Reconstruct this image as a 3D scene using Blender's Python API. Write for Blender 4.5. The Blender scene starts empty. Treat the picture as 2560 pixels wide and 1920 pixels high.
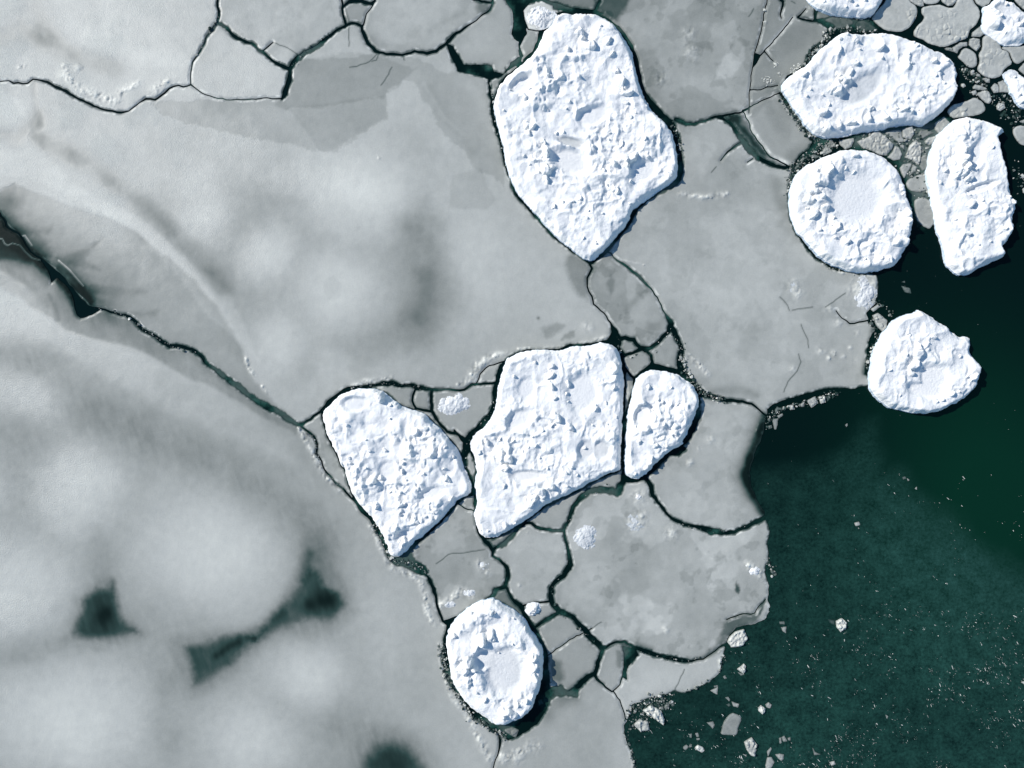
import bpy, bmesh, math, random
import numpy as np
from mathutils import Vector, Matrix

S = bpy.context.scene
COL = S.collection
R = math.radians

# ------------------------------------------------------------------ camera, light
U = 0.05                      # metres in one plan unit (the survey sketch below is in 5 cm units)
CX, CY = 1280.0, 960.0        # plan point straight below the drone
HCAM = 128.0 * 24.0 / 36.0
cd = bpy.data.cameras.new("camera")
cam = bpy.data.objects.new("camera", cd)
COL.objects.link(cam)
cam.location = (0, 0, HCAM)
cd.sensor_width = 36.0
cd.lens = 24.0
cd.clip_end = 20000.0
S.camera = cam

SUN_EL = R(34)
SUN_H = Vector((-1.0, 0.50)).normalized()      # where the sun stands (west-north-west)
w = bpy.data.worlds.new("World")
S.world = w
w.use_nodes = True
nt = w.node_tree
bg = nt.nodes["Background"]
sky = nt.nodes.new("ShaderNodeTexSky")
sky.sky_type = 'NISHITA'
sky.sun_disc = False
sky.sun_elevation = SUN_EL
sky.sun_rotation = math.atan2(SUN_H.x, SUN_H.y)
sky.air_density = 1.0
sky.dust_density = 0.0
sky.ozone_density = 1.5
hs = nt.nodes.new("ShaderNodeHueSaturation")      # the deep polar blue of a clean winter sky
hs.inputs["Saturation"].default_value = 1.18
nt.links.new(sky.outputs[0], hs.inputs["Color"])
nt.links.new(hs.outputs[0], bg.inputs[0])
bg.inputs[1].default_value = 0.13
sl = bpy.data.lights.new("sun", 'SUN')
sl.energy = 4.7
sl.angle = R(0.53)
sl.color = (1.0, 0.955, 0.90)
so = bpy.data.objects.new("sun", sl)
COL.objects.link(so)
dv = Vector((-SUN_H.x * math.cos(SUN_EL), -SUN_H.y * math.cos(SUN_EL), -math.sin(SUN_EL)))
so.rotation_euler = dv.to_track_quat('-Z', 'Y').to_euler()
so.location = (-60, 30, 60)
S.view_settings.view_transform = 'Standard'
S.view_settings.look = 'None'
S.view_settings.exposure = 0.0
S.view_settings.gamma = 1.0
S.render.engine = 'CYCLES'
S.cycles.max_bounces = 6
S.cycles.diffuse_bounces = 4

# ------------------------------------------------------------------ sketch helpers
TILES = {}
for k, (ox, oy) in zip("ABCDEFGHI", [(0, 0), (850, 0), (1700, 0), (0, 640), (850, 640), (1700, 640), (0, 1280), (850, 1280), (1700, 1280)]):
    TILES[k] = (ox, oy, 2.572)
for k, (ox, oy) in zip("JKMNOQRT", [(2130, 0), (2130, 230), (1900, 300), (1860, 0), (1560, 1600), (2130, 1600), (0, 480), (1880, 930)]):
    TILES[k] = (ox, oy, 5.144)
TILES['S'] = (0, 0, 0.86406)
TILES['P'] = (0, 0, 1.0)


def sk(s):
    """sketch text -> rows of plan x, y and (carried) third and fourth value"""
    out = []
    t = TILES['P']
    last = [0.0, 0.0]
    for tok in s.split():
        if tok in TILES:
            t = TILES[tok]
            continue
        v = [float(q) for q in tok.split(',')]
        for i in range(2, len(v)):
            last[i - 2] = v[i]
        out.append((t[0] + v[0] / t[2], t[1] + v[1] / t[2], last[0], last[1], t[2]))
    return np.array(out)


def lin(v):
    v = np.asarray(v, dtype=np.float64) / 255.0
    return np.where(v <= 0.04045, v / 12.92, ((np.maximum(v, 0) + 0.055) / 1.055) ** 2.4)


# ------------------------------------------------------------------ numpy noise
def _h(ix, iy, seed):
    h = (ix.astype(np.int64) * 374761393 + iy.astype(np.int64) * 668265263 + seed * 2246822519) & 0xFFFFFFFF
    h = ((h ^ (h >> 13)) * 1274126177) & 0xFFFFFFFF
    h = ((h ^ (h >> 16)) * 2654435769) & 0xFFFFFFFF
    return ((h ^ (h >> 15)) & 0xFFFFFF) / float(0x1000000)


def vn(x, y, seed=0):
    ix = np.floor(x); iy = np.floor(y)
    fx = x - ix; fy = y - iy
    ux = fx * fx * fx * (fx * (fx * 6 - 15) + 10); uy = fy * fy * fy * (fy * (fy * 6 - 15) + 10)
    a = _h(ix, iy, seed); b = _h(ix + 1, iy, seed); c = _h(ix, iy + 1, seed); d = _h(ix + 1, iy + 1, seed)
    return (a + (b - a) * ux) * (1 - uy) + (c + (d - c) * ux) * uy


def fbm(x, y, scale, seed=0, oct=4, gain=0.5):
    s = 0; a = 1.0; n = 0; x = x / scale; y = y / scale
    for o in range(oct):
        s = s + a * vn(x, y, seed + o * 17); n += a
        a *= gain
        x, y = (x * 0.8 - y * 0.6) * 2.03 + 11.3, (x * 0.6 + y * 0.8) * 2.03 + 5.1
    return s / n - 0.5


def worley(x, y, scale, seed):
    """nearest cell: F1, F2 (in units of scale), cell hashes, offset to the cell point"""
    x = x / scale; y = y / scale
    ix = np.floor(x); iy = np.floor(y)
    f1 = np.full(x.shape, 9.0); f2 = np.full(x.shape, 9.0)
    cx = np.zeros_like(x); cy = np.zeros_like(x); ox = np.zeros_like(x); oy = np.zeros_like(x)
    for j in (-1, 0, 1):
        for i in (-1, 0, 1):
            gx = ix + i; gy = iy + j
            px = gx + 0.1 + 0.8 * _h(gx, gy, seed); py = gy + 0.1 + 0.8 * _h(gx, gy, seed + 7)
            d = np.hypot(px - x, py - y)
            near = d < f1
            f2 = np.where(near, f1, np.minimum(f2, d))
            cx = np.where(near, gx, cx); cy = np.where(near, gy, cy)
            ox = np.where(near, x - px, ox); oy = np.where(near, y - py, oy)
            f1 = np.where(near, d, f1)
    return f1, f2, cx, cy, ox * scale, oy * scale


def sst(a, b, x):
    t = np.clip((x - a) / (b - a), 0, 1)
    return t * t * (3 - 2 * t)


# ------------------------------------------------------------------ distance fields
def seg_dist(X, Y, a, b):
    dx, dy = b[0] - a[0], b[1] - a[1]
    L = dx * dx + dy * dy + 1e-9
    t = np.clip(((X - a[0]) * dx + (Y - a[1]) * dy) / L, 0, 1)
    return np.hypot(X - a[0] - t * dx, Y - a[1] - t * dy), t


def sdf_poly(X, Y, P):
    """positive inside"""
    d = np.full(X.shape, 1e9)
    ins = np.zeros(X.shape, bool)
    n = len(P)
    for i in range(n):
        a, b = P[i], P[(i + 1) % n]
        dd, _ = seg_dist(X, Y, a, b)
        np.minimum(d, dd, out=d)
        c = (a[1] > Y) != (b[1] > Y)
        xi = (b[0] - a[0]) * (Y - a[1]) / (b[1] - a[1] + 1e-12) + a[0]
        ins ^= c & (X < xi)
    return np.where(ins, d, -d)


def rounded(P, it=2):
    P = np.asarray(P)[:, :2]
    for _ in range(it):
        q = np.roll(P, -1, axis=0)
        P = np.stack([P * 0.78 + q * 0.22, P * 0.22 + q * 0.78], axis=1).reshape(-1, 2)
    return P


class Grid:
    def __init__(s, x0, y0, x1, y1, step):
        s.xs = np.arange(x0, x1 + step, step); s.ys = np.arange(y0, y1 + step, step)
        s.step = step
        s.X, s.Y = np.meshgrid(s.xs, s.ys)

    def win(s, x0, y0, x1, y1):
        i0 = int(np.clip(np.searchsorted(s.xs, x0), 0, len(s.xs))); i1 = int(np.clip(np.searchsorted(s.xs, x1), 0, len(s.xs)))
        j0 = int(np.clip(np.searchsorted(s.ys, y0), 0, len(s.ys))); j1 = int(np.clip(np.searchsorted(s.ys, y1), 0, len(s.ys)))
        return (slice(j0, j1), slice(i0, i1))

    def poly(s, P, pad):
        """window and signed distance there"""
        W = s.win(P[:, 0].min() - pad, P[:, 1].min() - pad, P[:, 0].max() + pad, P[:, 1].max() + pad)
        return W, sdf_poly(s.X[W], s.Y[W], P)

    def line(s, P, pad, fn):
        """fn(window, distance, width at the foot) for each segment"""
        for a, b in zip(P[:-1], P[1:]):
            W = s.win(min(a[0], b[0]) - pad, min(a[1], b[1]) - pad, max(a[0], b[0]) + pad, max(a[1], b[1]) + pad)
            if s.X[W].size == 0:
                continue
            d, t = seg_dist(s.X[W], s.Y[W], a, b)
            fn(W, d, a[2] + (b[2] - a[2]) * t)


# ------------------------------------------------------------------ mesh from a field
MS = {1: [[0, 4, 7]], 2: [[4, 1, 5]], 4: [[5, 2, 6]], 8: [[6, 3, 7]], 3: [[0, 1, 5, 7]], 6: [[4, 1, 2, 6]], 12: [[7, 5, 2, 3]],
      9: [[0, 4, 6, 3]], 7: [[0, 1, 2, 6, 7]], 14: [[4, 1, 2, 3, 7]], 13: [[0, 4, 5, 2, 3]], 11: [[0, 1, 5, 6, 3]],
      5: [[0, 4, 7], [5, 2, 6]], 10: [[4, 1, 5], [6, 3, 7]]}
SEG = {1: [(4, 7)], 2: [(5, 4)], 4: [(6, 5)], 8: [(7, 6)], 3: [(5, 7)], 6: [(6, 4)], 12: [(7, 5)], 9: [(4, 6)], 7: [(6, 7)],
       14: [(7, 4)], 13: [(4, 5)], 11: [(5, 6)], 5: [(4, 7), (6, 5)], 10: [(5, 4), (7, 6)]}


def to_world(px, py):
    return (px - CX) * U, -(py - CY) * U


def field_mesh(name, xs, ys, F, Z, attrs, bottom, mat, parent=None, rim_mat=None, origin=None, flare=0.0):
    """marching squares on F > 0: a top sheet at height Z and a side wall down to bottom; one mesh object"""
    F = F.copy()
    F[0, :] = F[-1, :] = -1; F[:, 0] = F[:, -1] = -1
    F = np.where(np.abs(F) < 0.02, 0.02 * np.sign(F + 1e-12), F)
    ny, nx = F.shape
    pos = F > 0
    X, Y = np.meshgrid(xs, ys)
    vi = np.full((ny, nx), -1, np.int64)
    nin = int(pos.sum())
    if nin < 3:
        return None
    vi[pos] = np.arange(nin)
    VX = [X[pos]]; VY = [Y[pos]]; VZ = [Z[pos]]
    VA = {k: [a[pos]] for k, a in attrs.items()}
    hx = pos[:, :-1] != pos[:, 1:]
    hv = np.full((ny, nx - 1), -1, np.int64)
    nh = int(hx.sum()); hv[hx] = nin + np.arange(nh)
    t = F[:, :-1][hx] / (F[:, :-1][hx] - F[:, 1:][hx])
    vx_ = pos[:-1, :] != pos[1:, :]
    vv = np.full((ny - 1, nx), -1, np.int64)
    nv = int(vx_.sum()); vv[vx_] = nin + nh + np.arange(nv)
    t2 = F[:-1, :][vx_] / (F[:-1, :][vx_] - F[1:, :][vx_])

    def interp(A):
        a = A[:, :-1][hx] * (1 - t) + A[:, 1:][hx] * t
        b = A[:-1, :][vx_] * (1 - t2) + A[1:, :][vx_] * t2
        return np.concatenate([a, b])
    VX.append(interp(X)); VY.append(interp(Y)); VZ.append(interp(Z))
    for k, a in attrs.items():
        VA[k].append(interp(a))
    c = [pos[:-1, :-1], pos[:-1, 1:], pos[1:, 1:], pos[1:, :-1]]
    code = c[0] * 1 + c[1] * 2 + c[2] * 4 + c[3] * 8
    loc = [vi[:-1, :-1], vi[:-1, 1:], vi[1:, 1:], vi[1:, :-1], hv[:-1, :], vv[:, 1:], hv[1:, :], vv[:, :-1]]
    faces = {3: [], 4: [], 5: []}
    m = code == 15
    faces[4].append(np.stack([loc[3][m], loc[2][m], loc[1][m], loc[0][m]], 1))
    segs = []
    for cs, polys in MS.items():
        m = code == cs
        if not m.any():
            continue
        for p in polys:
            faces[len(p)].append(np.stack([loc[q][m] for q in reversed(p)], 1))
        for (a, b) in SEG[cs]:
            segs.append(np.stack([loc[a][m], loc[b][m]], 1))
    vx = np.concatenate(VX); vy = np.concatenate(VY); vz = np.concatenate(VZ)
    A = {k: np.concatenate(v) for k, v in VA.items()}
    base = len(vx)
    seg = np.concatenate(segs)
    ids = np.arange(nin, base)                     # border vertices; doubled for the wall
    n_b = len(ids)
    # outward direction for a flared foot
    bx, by = vx[ids], vy[ids]
    if flare:
        gy, gx = np.gradient(F)
        ii = np.clip(np.round((bx - xs[0]) / (xs[1] - xs[0])).astype(int), 0, nx - 1)
        jj = np.clip(np.round((by - ys[0]) / (ys[1] - ys[0])).astype(int), 0, ny - 1)
        g = np.hypot(gx[jj, ii], gy[jj, ii]) + 1e-6
        fx, fy = bx - gx[jj, ii] / g * flare, by - gy[jj, ii] / g * flare
    else:
        fx, fy = bx, by
    vx = np.concatenate([vx, bx, fx]); vy = np.concatenate([vy, by, fy])
    vz = np.concatenate([vz, vz[ids], np.full(n_b, bottom)])
    for k in A:
        A[k] = np.concatenate([A[k], A[k][ids], A[k][ids]])
    s0 = seg - nin + base
    wall = np.stack([s0[:, 0], s0[:, 1], s0[:, 1] + n_b, s0[:, 0] + n_b], 1)
    nwall = len(wall)
    flist = []
    for k in (3, 4, 5):
        if faces[k]:
            flist.append((k, np.concatenate(faces[k])))
    ntop = sum(len(f) for _, f in flist)
    flist.append((4, wall[:, ::-1]))
    wx, wy = to_world(vx, vy)
    if origin is None:
        origin = (float(wx[:nin].mean()), float(wy[:nin].mean()), 0.0)
    me = bpy.data.meshes.new(name)
    co = np.stack([wx - origin[0], wy - origin[1], vz - origin[2]], 1).astype(np.float32)
    me.vertices.add(len(co)); me.vertices.foreach_set("co", co.ravel())
    li = np.concatenate([f.ravel() for _, f in flist]).astype(np.int32)
    sizes = np.concatenate([np.full(len(f), k) for k, f in flist]).astype(np.int32)
    me.loops.add(len(li)); me.loops.foreach_set("vertex_index", li)
    me.polygons.add(len(sizes))
    st = np.concatenate([[0], np.cumsum(sizes)[:-1]]).astype(np.int32)
    me.polygons.foreach_set("loop_start", st)
    me.polygons.foreach_set("use_smooth", np.ones(len(sizes), bool))
    me.materials.append(mat)
    if rim_mat is not None:
        me.materials.append(rim_mat)
        mi = np.zeros(len(sizes), np.int32); mi[ntop:] = 1
        me.polygons.foreach_set("material_index", mi)
    for k, a in A.items():
        at = me.attributes.new(k, 'FLOAT', 'POINT')
        at.data.foreach_set("value", a.astype(np.float32))
    me.update(calc_edges=True)
    me.validate()
    o = bpy.data.objects.new(name, me)
    COL.objects.link(o)
    if parent is not None:
        o.parent = parent
        o.location = Vector(origin) - parent.location
    else:
        o.location = origin
    return o


def tag(o, label=None, cat=None, group=None, kind=None):
    if label: o["label"] = label
    if cat: o["category"] = cat
    if group: o["group"] = group
    if kind: o["kind"] = kind


# ------------------------------------------------------------------ materials
def mat_new(name):
    m = bpy.data.materials.new(name)
    m.use_nodes = True
    t = m.node_tree
    return m, t, t.nodes["Principled BSDF"]


def nd(t, typ, **kw):
    n = t.nodes.new(typ)
    for k, v in kw.items():
        setattr(n, k, v)
    return n


def noise(t, scale, detail=4, rough=0.55, vec=None):
    n = nd(t, "ShaderNodeTexNoise")
    n.inputs["Scale"].default_value = scale
    n.inputs["Detail"].default_value = detail
    n.inputs["Roughness"].default_value = rough
    if vec is not None:
        t.links.new(vec, n.inputs["Vector"])
    return n


def math_n(t, op, a, b=None):
    n = nd(t, "ShaderNodeMath", operation=op)
    for i, q in enumerate((a, b)):
        if q is None: continue
        if isinstance(q, (int, float)): n.inputs[i].default_value = q
        else: t.links.new(q, n.inputs[i])
    return n.outputs[0]


def geo(t):
    return nd(t, "ShaderNodeNewGeometry").outputs["Position"]


def attr(t, name):
    return nd(t, "ShaderNodeAttribute", attribute_name=name).outputs["Fac"]


def ramp(t, fac, stops):
    r = nd(t, "ShaderNodeValToRGB")
    e = r.color_ramp.elements
    while len(e) < len(stops): e.new(0.5)
    for q, (p, c) in zip(e, stops):
        q.position = p; q.color = (*c, 1)
    t.links.new(fac, r.inputs[0])
    return r.outputs[0]


def bump(t, h, strength, dist, bs):
    b = nd(t, "ShaderNodeBump")
    b.inputs["Strength"].default_value = strength
    b.inputs["Distance"].default_value = dist
    t.links.new(h, b.inputs["Height"])
    t.links.new(b.outputs[0], bs.inputs["Normal"])
    return b


GREY_STOPS = [(0.0, (0.0015, 0.0060, 0.0055)), (0.06, (0.034, 0.065, 0.056)), (0.25, (0.242, 0.252, 0.223)), (0.5, (0.505, 0.506, 0.450)), (1.0, (0.97, 0.955, 0.83))]


def grey_material():
    m, t, b = mat_new("grey_ice")
    p = geo(t)
    a = attr(t, "tone")
    n1 = noise(t, 0.9, 6, 0.6, p)
    n2 = noise(t, 7.0, 3, 0.6, p)
    k = math_n(t, 'ADD', math_n(t, 'MULTIPLY', math_n(t, 'SUBTRACT', n1.outputs[0], 0.5), 0.24),
               math_n(t, 'MULTIPLY', math_n(t, 'SUBTRACT', n2.outputs[0], 0.5), 0.30))
    v = math_n(t, 'MULTIPLY', a, math_n(t, 'ADD', k, 1.0))
    c = ramp(t, v, GREY_STOPS)
    t.links.new(c, b.inputs["Base Color"])
    b.inputs["Roughness"].default_value = 0.42
    sp = nd(t, "ShaderNodeMapRange")
    t.links.new(a, sp.inputs[0])
    sp.inputs[1].default_value = 0.05; sp.inputs[2].default_value = 0.42
    sp.inputs[3].default_value = 0.03; sp.inputs[4].default_value = 0.40
    t.links.new(sp.outputs[0], b.inputs["Specular IOR Level"])
    n3 = noise(t, 9.0, 3, 0.7, p)
    n4 = noise(t, 1.2, 4, 0.6, p)
    fr = attr(t, "frost_glitter")
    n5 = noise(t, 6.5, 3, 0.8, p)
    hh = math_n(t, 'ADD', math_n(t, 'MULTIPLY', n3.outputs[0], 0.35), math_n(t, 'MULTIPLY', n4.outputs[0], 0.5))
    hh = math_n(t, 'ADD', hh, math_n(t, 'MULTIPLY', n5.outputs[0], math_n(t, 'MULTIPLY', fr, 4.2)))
    bump(t, hh, 0.5, 0.06, b)
    return m


def snow_material():
    m, t, b = mat_new("snow")
    p = geo(t)
    a = attr(t, "pan")
    n1 = noise(t, 1.4, 5, 0.6, p)
    v = math_n(t, 'MULTIPLY', a, math_n(t, 'ADD', n1.outputs[0], 0.5))
    c = ramp(t, v, [(0.0, (0.895, 0.885, 0.842)), (0.5, (0.63, 0.645, 0.63)), (1.0, (0.48, 0.505, 0.49))])
    t.links.new(c, b.inputs["Base Color"])
    b.inputs["Roughness"].default_value = 0.75
    b.inputs["Specular IOR Level"].default_value = 0.2
    n2 = noise(t, 3.5, 5, 0.62, p)
    bump(t, n2.outputs[0], 0.6, 0.14, b)
    return m


def ice_wall_material():
    m, t, b = mat_new("ice_wall")
    n1 = noise(t, 2.0, 4, 0.6, geo(t))
    c = ramp(t, n1.outputs[0], [(0.3, (0.50, 0.62, 0.70)), (0.7, (0.80, 0.87, 0.92))])
    t.links.new(c, b.inputs["Base Color"])
    b.inputs["Roughness"].default_value = 0.5
    bump(t, n1.outputs[0], 0.6, 0.2, b)
    return m


def water_material():
    m, t, b = mat_new("sea_water")
    p = geo(t)
    sl_ = attr(t, "slush"); gr = attr(t, "green")
    n1 = noise(t, 0.55, 6, 0.62, p)
    n2 = noise(t, 2.6, 6, 0.75, p)
    mott = math_n(t, 'ADD', math_n(t, 'MULTIPLY', n1.outputs[0], 0.6), math_n(t, 'MULTIPLY', n2.outputs[0], 0.9))
    mr = nd(t, "ShaderNodeMapRange")
    t.links.new(mott, mr.inputs[0])
    mr.inputs[1].default_value = 0.52; mr.inputs[2].default_value = 0.98
    mr.inputs[3].default_value = 0.0; mr.inputs[4].default_value = 1.75
    sv = math_n(t, 'MULTIPLY', math_n(t, 'MINIMUM', sl_, 1.1), mr.outputs[0])
    mix1 = nd(t, "ShaderNodeMix", data_type='RGBA')
    mix1.inputs["A"].default_value = (0.0012, 0.0078, 0.0066, 1)
    mix1.inputs["B"].default_value = (0.0022, 0.0260, 0.0135, 1)
    t.links.new(gr, mix1.inputs["Factor"])
    mix2 = nd(t, "ShaderNodeMix", data_type='RGBA')
    t.links.new(sv, mix2.inputs["Factor"])
    t.links.new(mix1.outputs["Result"], mix2.inputs["A"])
    mix2.inputs["B"].default_value = (0.0150, 0.0560, 0.0425, 1)
    mix2.clamp_factor = False
    mush = nd(t, "ShaderNodeMapRange")
    t.links.new(sl_, mush.inputs[0])
    mush.inputs[1].default_value = 1.15; mush.inputs[2].default_value = 3.4
    mix3 = nd(t, "ShaderNodeMix", data_type='RGBA')
    t.links.new(mush.outputs[0], mix3.inputs["Factor"])
    t.links.new(mix2.outputs["Result"], mix3.inputs["A"])
    mix3.inputs["B"].default_value = (0.115, 0.145, 0.130, 1)
    t.links.new(mix3.outputs["Result"], b.inputs["Base Color"])
    b.inputs["Roughness"].default_value = 0.12
    b.inputs["IOR"].default_value = 1.33
    b.inputs["Specular IOR Level"].default_value = 0.25
    n3 = noise(t, 1.6, 3, 0.5, p)
    bump(t, n3.outputs[0], 0.15, 0.05, b)
    return m


M_GREY = grey_material()
M_SNOW = snow_material()
M_WALL = ice_wall_material()
M_WATER = water_material()
LREF = 1.07     # light on flat ground, to turn a seen grey into an albedo


def albedo(v):
    return lin(np.clip(v, 0, 255)) / LREF


# ------------------------------------------------------------------ water
def build_water():
    g = np.arange(-200, 2760 + 1, 10.0)
    far = np.array([400, 1200, 4000, 15000, 60000.0])
    xs = np.concatenate([-far[::-1], g, 2560 + far])
    g2 = np.arange(-200, 2120 + 1, 10.0)
    ys = np.concatenate([-far[::-1], g2, 1920 + far])
    X, Y = np.meshgrid(xs, ys)
    wx = X + fbm(X, Y, 90, 3) * 40
    wy = Y + fbm(X, Y, 90, 4) * 40
    P = sk("P 1860,1165 1965,1145 2045,1128 2118,1085 2155,1042 2200,1030 2222,1155 2275,1165 2302,1205 2390,1270 2440,1330 2510,1372 2600,1410 3000,1500 3000,2700 1480,2700 1480,1850 1560,1700 1760,1640 1850,1450 1850,1250")[:, :2]
    d = sdf_poly(wx, wy, P)
    slush = sst(-12, 75, d) * (0.55 + 0.45 * sst(0, 600, X - 1850 + (Y - 1300) * 0.6)) * (0.85 + 0.6 * fbm(X, Y, 200, 8, 3))
    for q_, k_ in (("K 0,560 300,450 800,430 1200,330 1250,400 1050,700 1000,1000 1040,1400 1060,1650 900,1750 780,1500 700,1150 560,900 400,760 0,720", 3.0), ("N 900,560 1100,400 1300,350 1700,380 1640,230 1100,160 930,90 930,260 1100,380", 2.0), ("M 380,950 380,700 600,480 820,340 1000,240 820,200 700,220 700,330 480,520", 1.6), ("N 480,1270 600,1290 860,1640 760,1660", 1.8), ("C 310,770 390,790 600,1030 500,960", 3.0)):
        d2 = sdf_poly(X, Y, sk(q_)[:, :2])
        slush = np.maximum(slush, k_ * sst(-8, 14, d2) * (0.55 + 1.2 * np.clip(fbm(X, Y, 34, 18, 2) + 0.35, 0, 1)))
    skim = sst(0.06, 0.30, fbm(X, Y, 70, 19, 3) + 0.03) * 2.1 * sst(40, -60, d) * (X < 1900) * (X > 300) * (Y > -150) * (Y < 2080)
    slush = np.maximum(slush, skim)
    slush = slush * sst(400, 150, np.maximum(np.maximum(-X, X - 2560), np.maximum(-Y, Y - 1920)))
    gr = np.exp(-(((X - 2500) / 330) ** 2 + ((Y - 1290) / 300) ** 2)) + 0.35 * np.exp(-(((X - 2420) / 250) ** 2 + ((Y - 1000) / 240) ** 2))
    ny, nx = X.shape
    wX, wY = to_world(X, Y)
    co = np.stack([wX, wY, np.zeros_like(wX)], 2).reshape(-1, 3).astype(np.float32)
    idx = np.arange(ny * nx).reshape(ny, nx)
    f = np.stack([idx[1:, :-1], idx[1:, 1:], idx[:-1, 1:], idx[:-1, :-1]], 2).reshape(-1, 4)
    me = bpy.data.meshes.new("water")
    me.vertices.add(len(co)); me.vertices.foreach_set("co", co.ravel())
    me.loops.add(f.size); me.loops.foreach_set("vertex_index", f.ravel().astype(np.int32))
    me.polygons.add(len(f)); me.polygons.foreach_set("loop_start", np.arange(0, f.size, 4, dtype=np.int32))
    for k, a in (("slush", slush), ("green", gr)):
        at = me.attributes.new(k, 'FLOAT', 'POINT'); at.data.foreach_set("value", a.ravel().astype(np.float32))
    me.materials.append(M_WATER)
    me.update(calc_edges=True)
    o = bpy.data.objects.new("water", me); COL.objects.link(o)
    tag(o, "dark green sea water in the leads and open to the east", "water", kind="structure")


build_water()

# ------------------------------------------------------------------ outlines of the snow covered floes
FLOES = {}


def floe(key, outline, lumps="", pans="", fb=0.95, rough=1.0, seed=1, label="", ew=11, ridge=""):
    FLOES[key] = dict(P=sk(outline), L=sk(lumps) if lumps else None, pans=pans, fb=fb, rough=rough, seed=seed, label=label, ew=ew, ridge=ridge)


floe("great", "B 1390,92 1440,78 1530,85 1640,85 1720,120 1790,180 1840,250 1880,330 1900,430 1930,540 1960,620 2000,690 2060,760 2110,810 2150,880 2165,950 2170,1050 2172,1130 2130,1180 2060,1220 1990,1270 1930,1310 1880,1350 1860,1400 1840,1430 1830,1450 1800,1490 1740,1560 1680,1625 1640,1660 1612,1672 1580,1660 1540,1640 1460,1575 1400,1530 1340,1475 1280,1400 1220,1330 1150,1240 1100,1150 1070,1050 1050,950 1030,850 1005,770 990,680 1000,620 1025,550 1070,490 1140,440 1200,380 1250,340 1290,260 1320,190 1370,150",
     "B 1570,240,44 1480,330,38 1630,320,46 1740,285,40 1755,365,34 1790,470,36 1840,560,46 1860,620,46 1850,680,34 1680,185,30 1540,505,32 1200,640,40 1225,590,26 1285,600,22 1250,830,44 1225,870,34 1400,870,30 1440,865,24 1325,930,38 1340,1000,42 1350,1120,52 1345,1170,40 1190,1015,24 1225,1070,26 1285,1120,28 1630,960,30 1480,670,26 1460,715,24 1730,910,26 1820,940,36 1960,915,32 1895,1040,48 1850,1080,36 1775,1080,40 1790,1240,40 1870,1175,26 2125,1125,36 1385,1340,34 1500,1310,30 1440,1310,30 1600,1370,26 1590,1410,22 1570,1540,30 1650,1575,30 1870,1320,30 1060,720,22 1340,720,22 1320,715,28 1105,590,22 1980,690,26 1700,1110,26 1720,1200,26 1690,1385,24 1550,1290,34",
     pans="B 1480,1050,130,80,20,0.10 1950,1110,90,60,-30,0.05 1170,560,90,50,-30,0.03 1620,760,110,60,-20,0.03 1480,930,90,30,15,0.75",
     fb=1.05, rough=1.0, seed=11, label="largest snow floe, tall and rubble strewn, tapering to a pointed southern tip")
floe("middle", "E 1060,690 1090,650 1140,625 1200,612 1300,610 1420,608 1500,585 1600,575 1680,560 1740,565 1790,610 1812,660 1815,740 1828,800 1825,900 1820,1000 1815,1100 1810,1250 1808,1350 1800,1380 1720,1400 1640,1440 1560,1490 1480,1530 1400,1570 1330,1600 1270,1646 H 1200,50 1110,110 1050,140 1000,165 940,170 905,150 885,100 870,30 868,0 E 880,1600 875,1520 870,1460 880,1380 870,1310 840,1260 835,1200 870,1150 930,1100 980,1040 1000,980 1010,900 1020,830 1045,750",
     "E 1260,690,28 1375,720,38 1370,780,40 1375,850,40 1390,920,34 1480,830,36 1465,890,30 1470,940,22 1790,740,48 1770,860,34 1650,985,36 1410,1050,44 1370,1095,34 1500,1110,40 960,1200,38 1040,1185,32 1120,1190,28 915,1275,36 1100,1310,54 1075,1370,40 1070,1480,32 1265,1220,28 1290,1300,24 1340,1370,28 1460,1390,30 1530,1410,26 1720,1080,26 1630,1090,24 1580,1240,30 1310,1120,28 1130,780,32 1780,1040,26 1470,1480,26 1370,1490,44 1310,1540,46 1250,1590,46 1240,1160,24 H 1080,90,36 1140,80,34 960,120,28 910,120,24",
     pans="E 1560,880,110,130,0,0.05 1680,1240,60,60,0,0.55 1200,850,60,70,0,0.06 1200,1410,110,40,0,0.12 1580,1240,60,60,0,0.3 1150,1050,90,60,-30,0.02",
     fb=1.0, rough=0.75, seed=23, label="broad boot shaped snow floe with a central north-south ridge, touching the small wedge snow floe")
floe("rubbly", "E 0,890 80,860 170,850 240,865 290,880 330,920 380,960 460,985 540,1020 600,1070 660,1130 700,1180 750,1230 775,1290 790,1340 830,1440 845,1480 830,1530 760,1570 710,1620 690,1646 H 620,80 540,150 470,200 430,250 380,290 330,290 310,250 280,160 240,90 200,30 160,0 E 110,1590 60,1490 40,1400 20,1330 D 2205,1370 2160,1260 2110,1170 2090,1100 2070,1030 2080,990 2120,950 2180,900",
     "E 300,930,50 340,965,34 330,1050,28 515,1140,38 640,1085,30 610,1180,28 300,1250,32 420,1330,38 425,1390,38 435,1440,28 600,1290,32 680,1370,30 705,1440,40 230,1450,36 275,1430,34 400,1515,34 520,1495,32 250,1610,40 415,1605,40 60,1090,26 80,1330,26 330,1520,28 730,1560,36 690,1230,30 740,1290,30 180,1360,24 550,1400,26 470,1250,26 180,1180,22 430,1180,22 H 400,15,34 560,30,30 610,5,28 510,65,32 430,190,40 410,235,36 320,170,24",
     pans="E 100,950,90,50,0,0.10 320,1370,60,60,0,0.03 H 420,140,60,40,-20,0.05 E 600,1520,90,40,-20,0.02",
     fb=0.95, rough=1.25, seed=37, label="rubbly snow floe like a leaning leaf west of the boot shaped snow floe")
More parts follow.
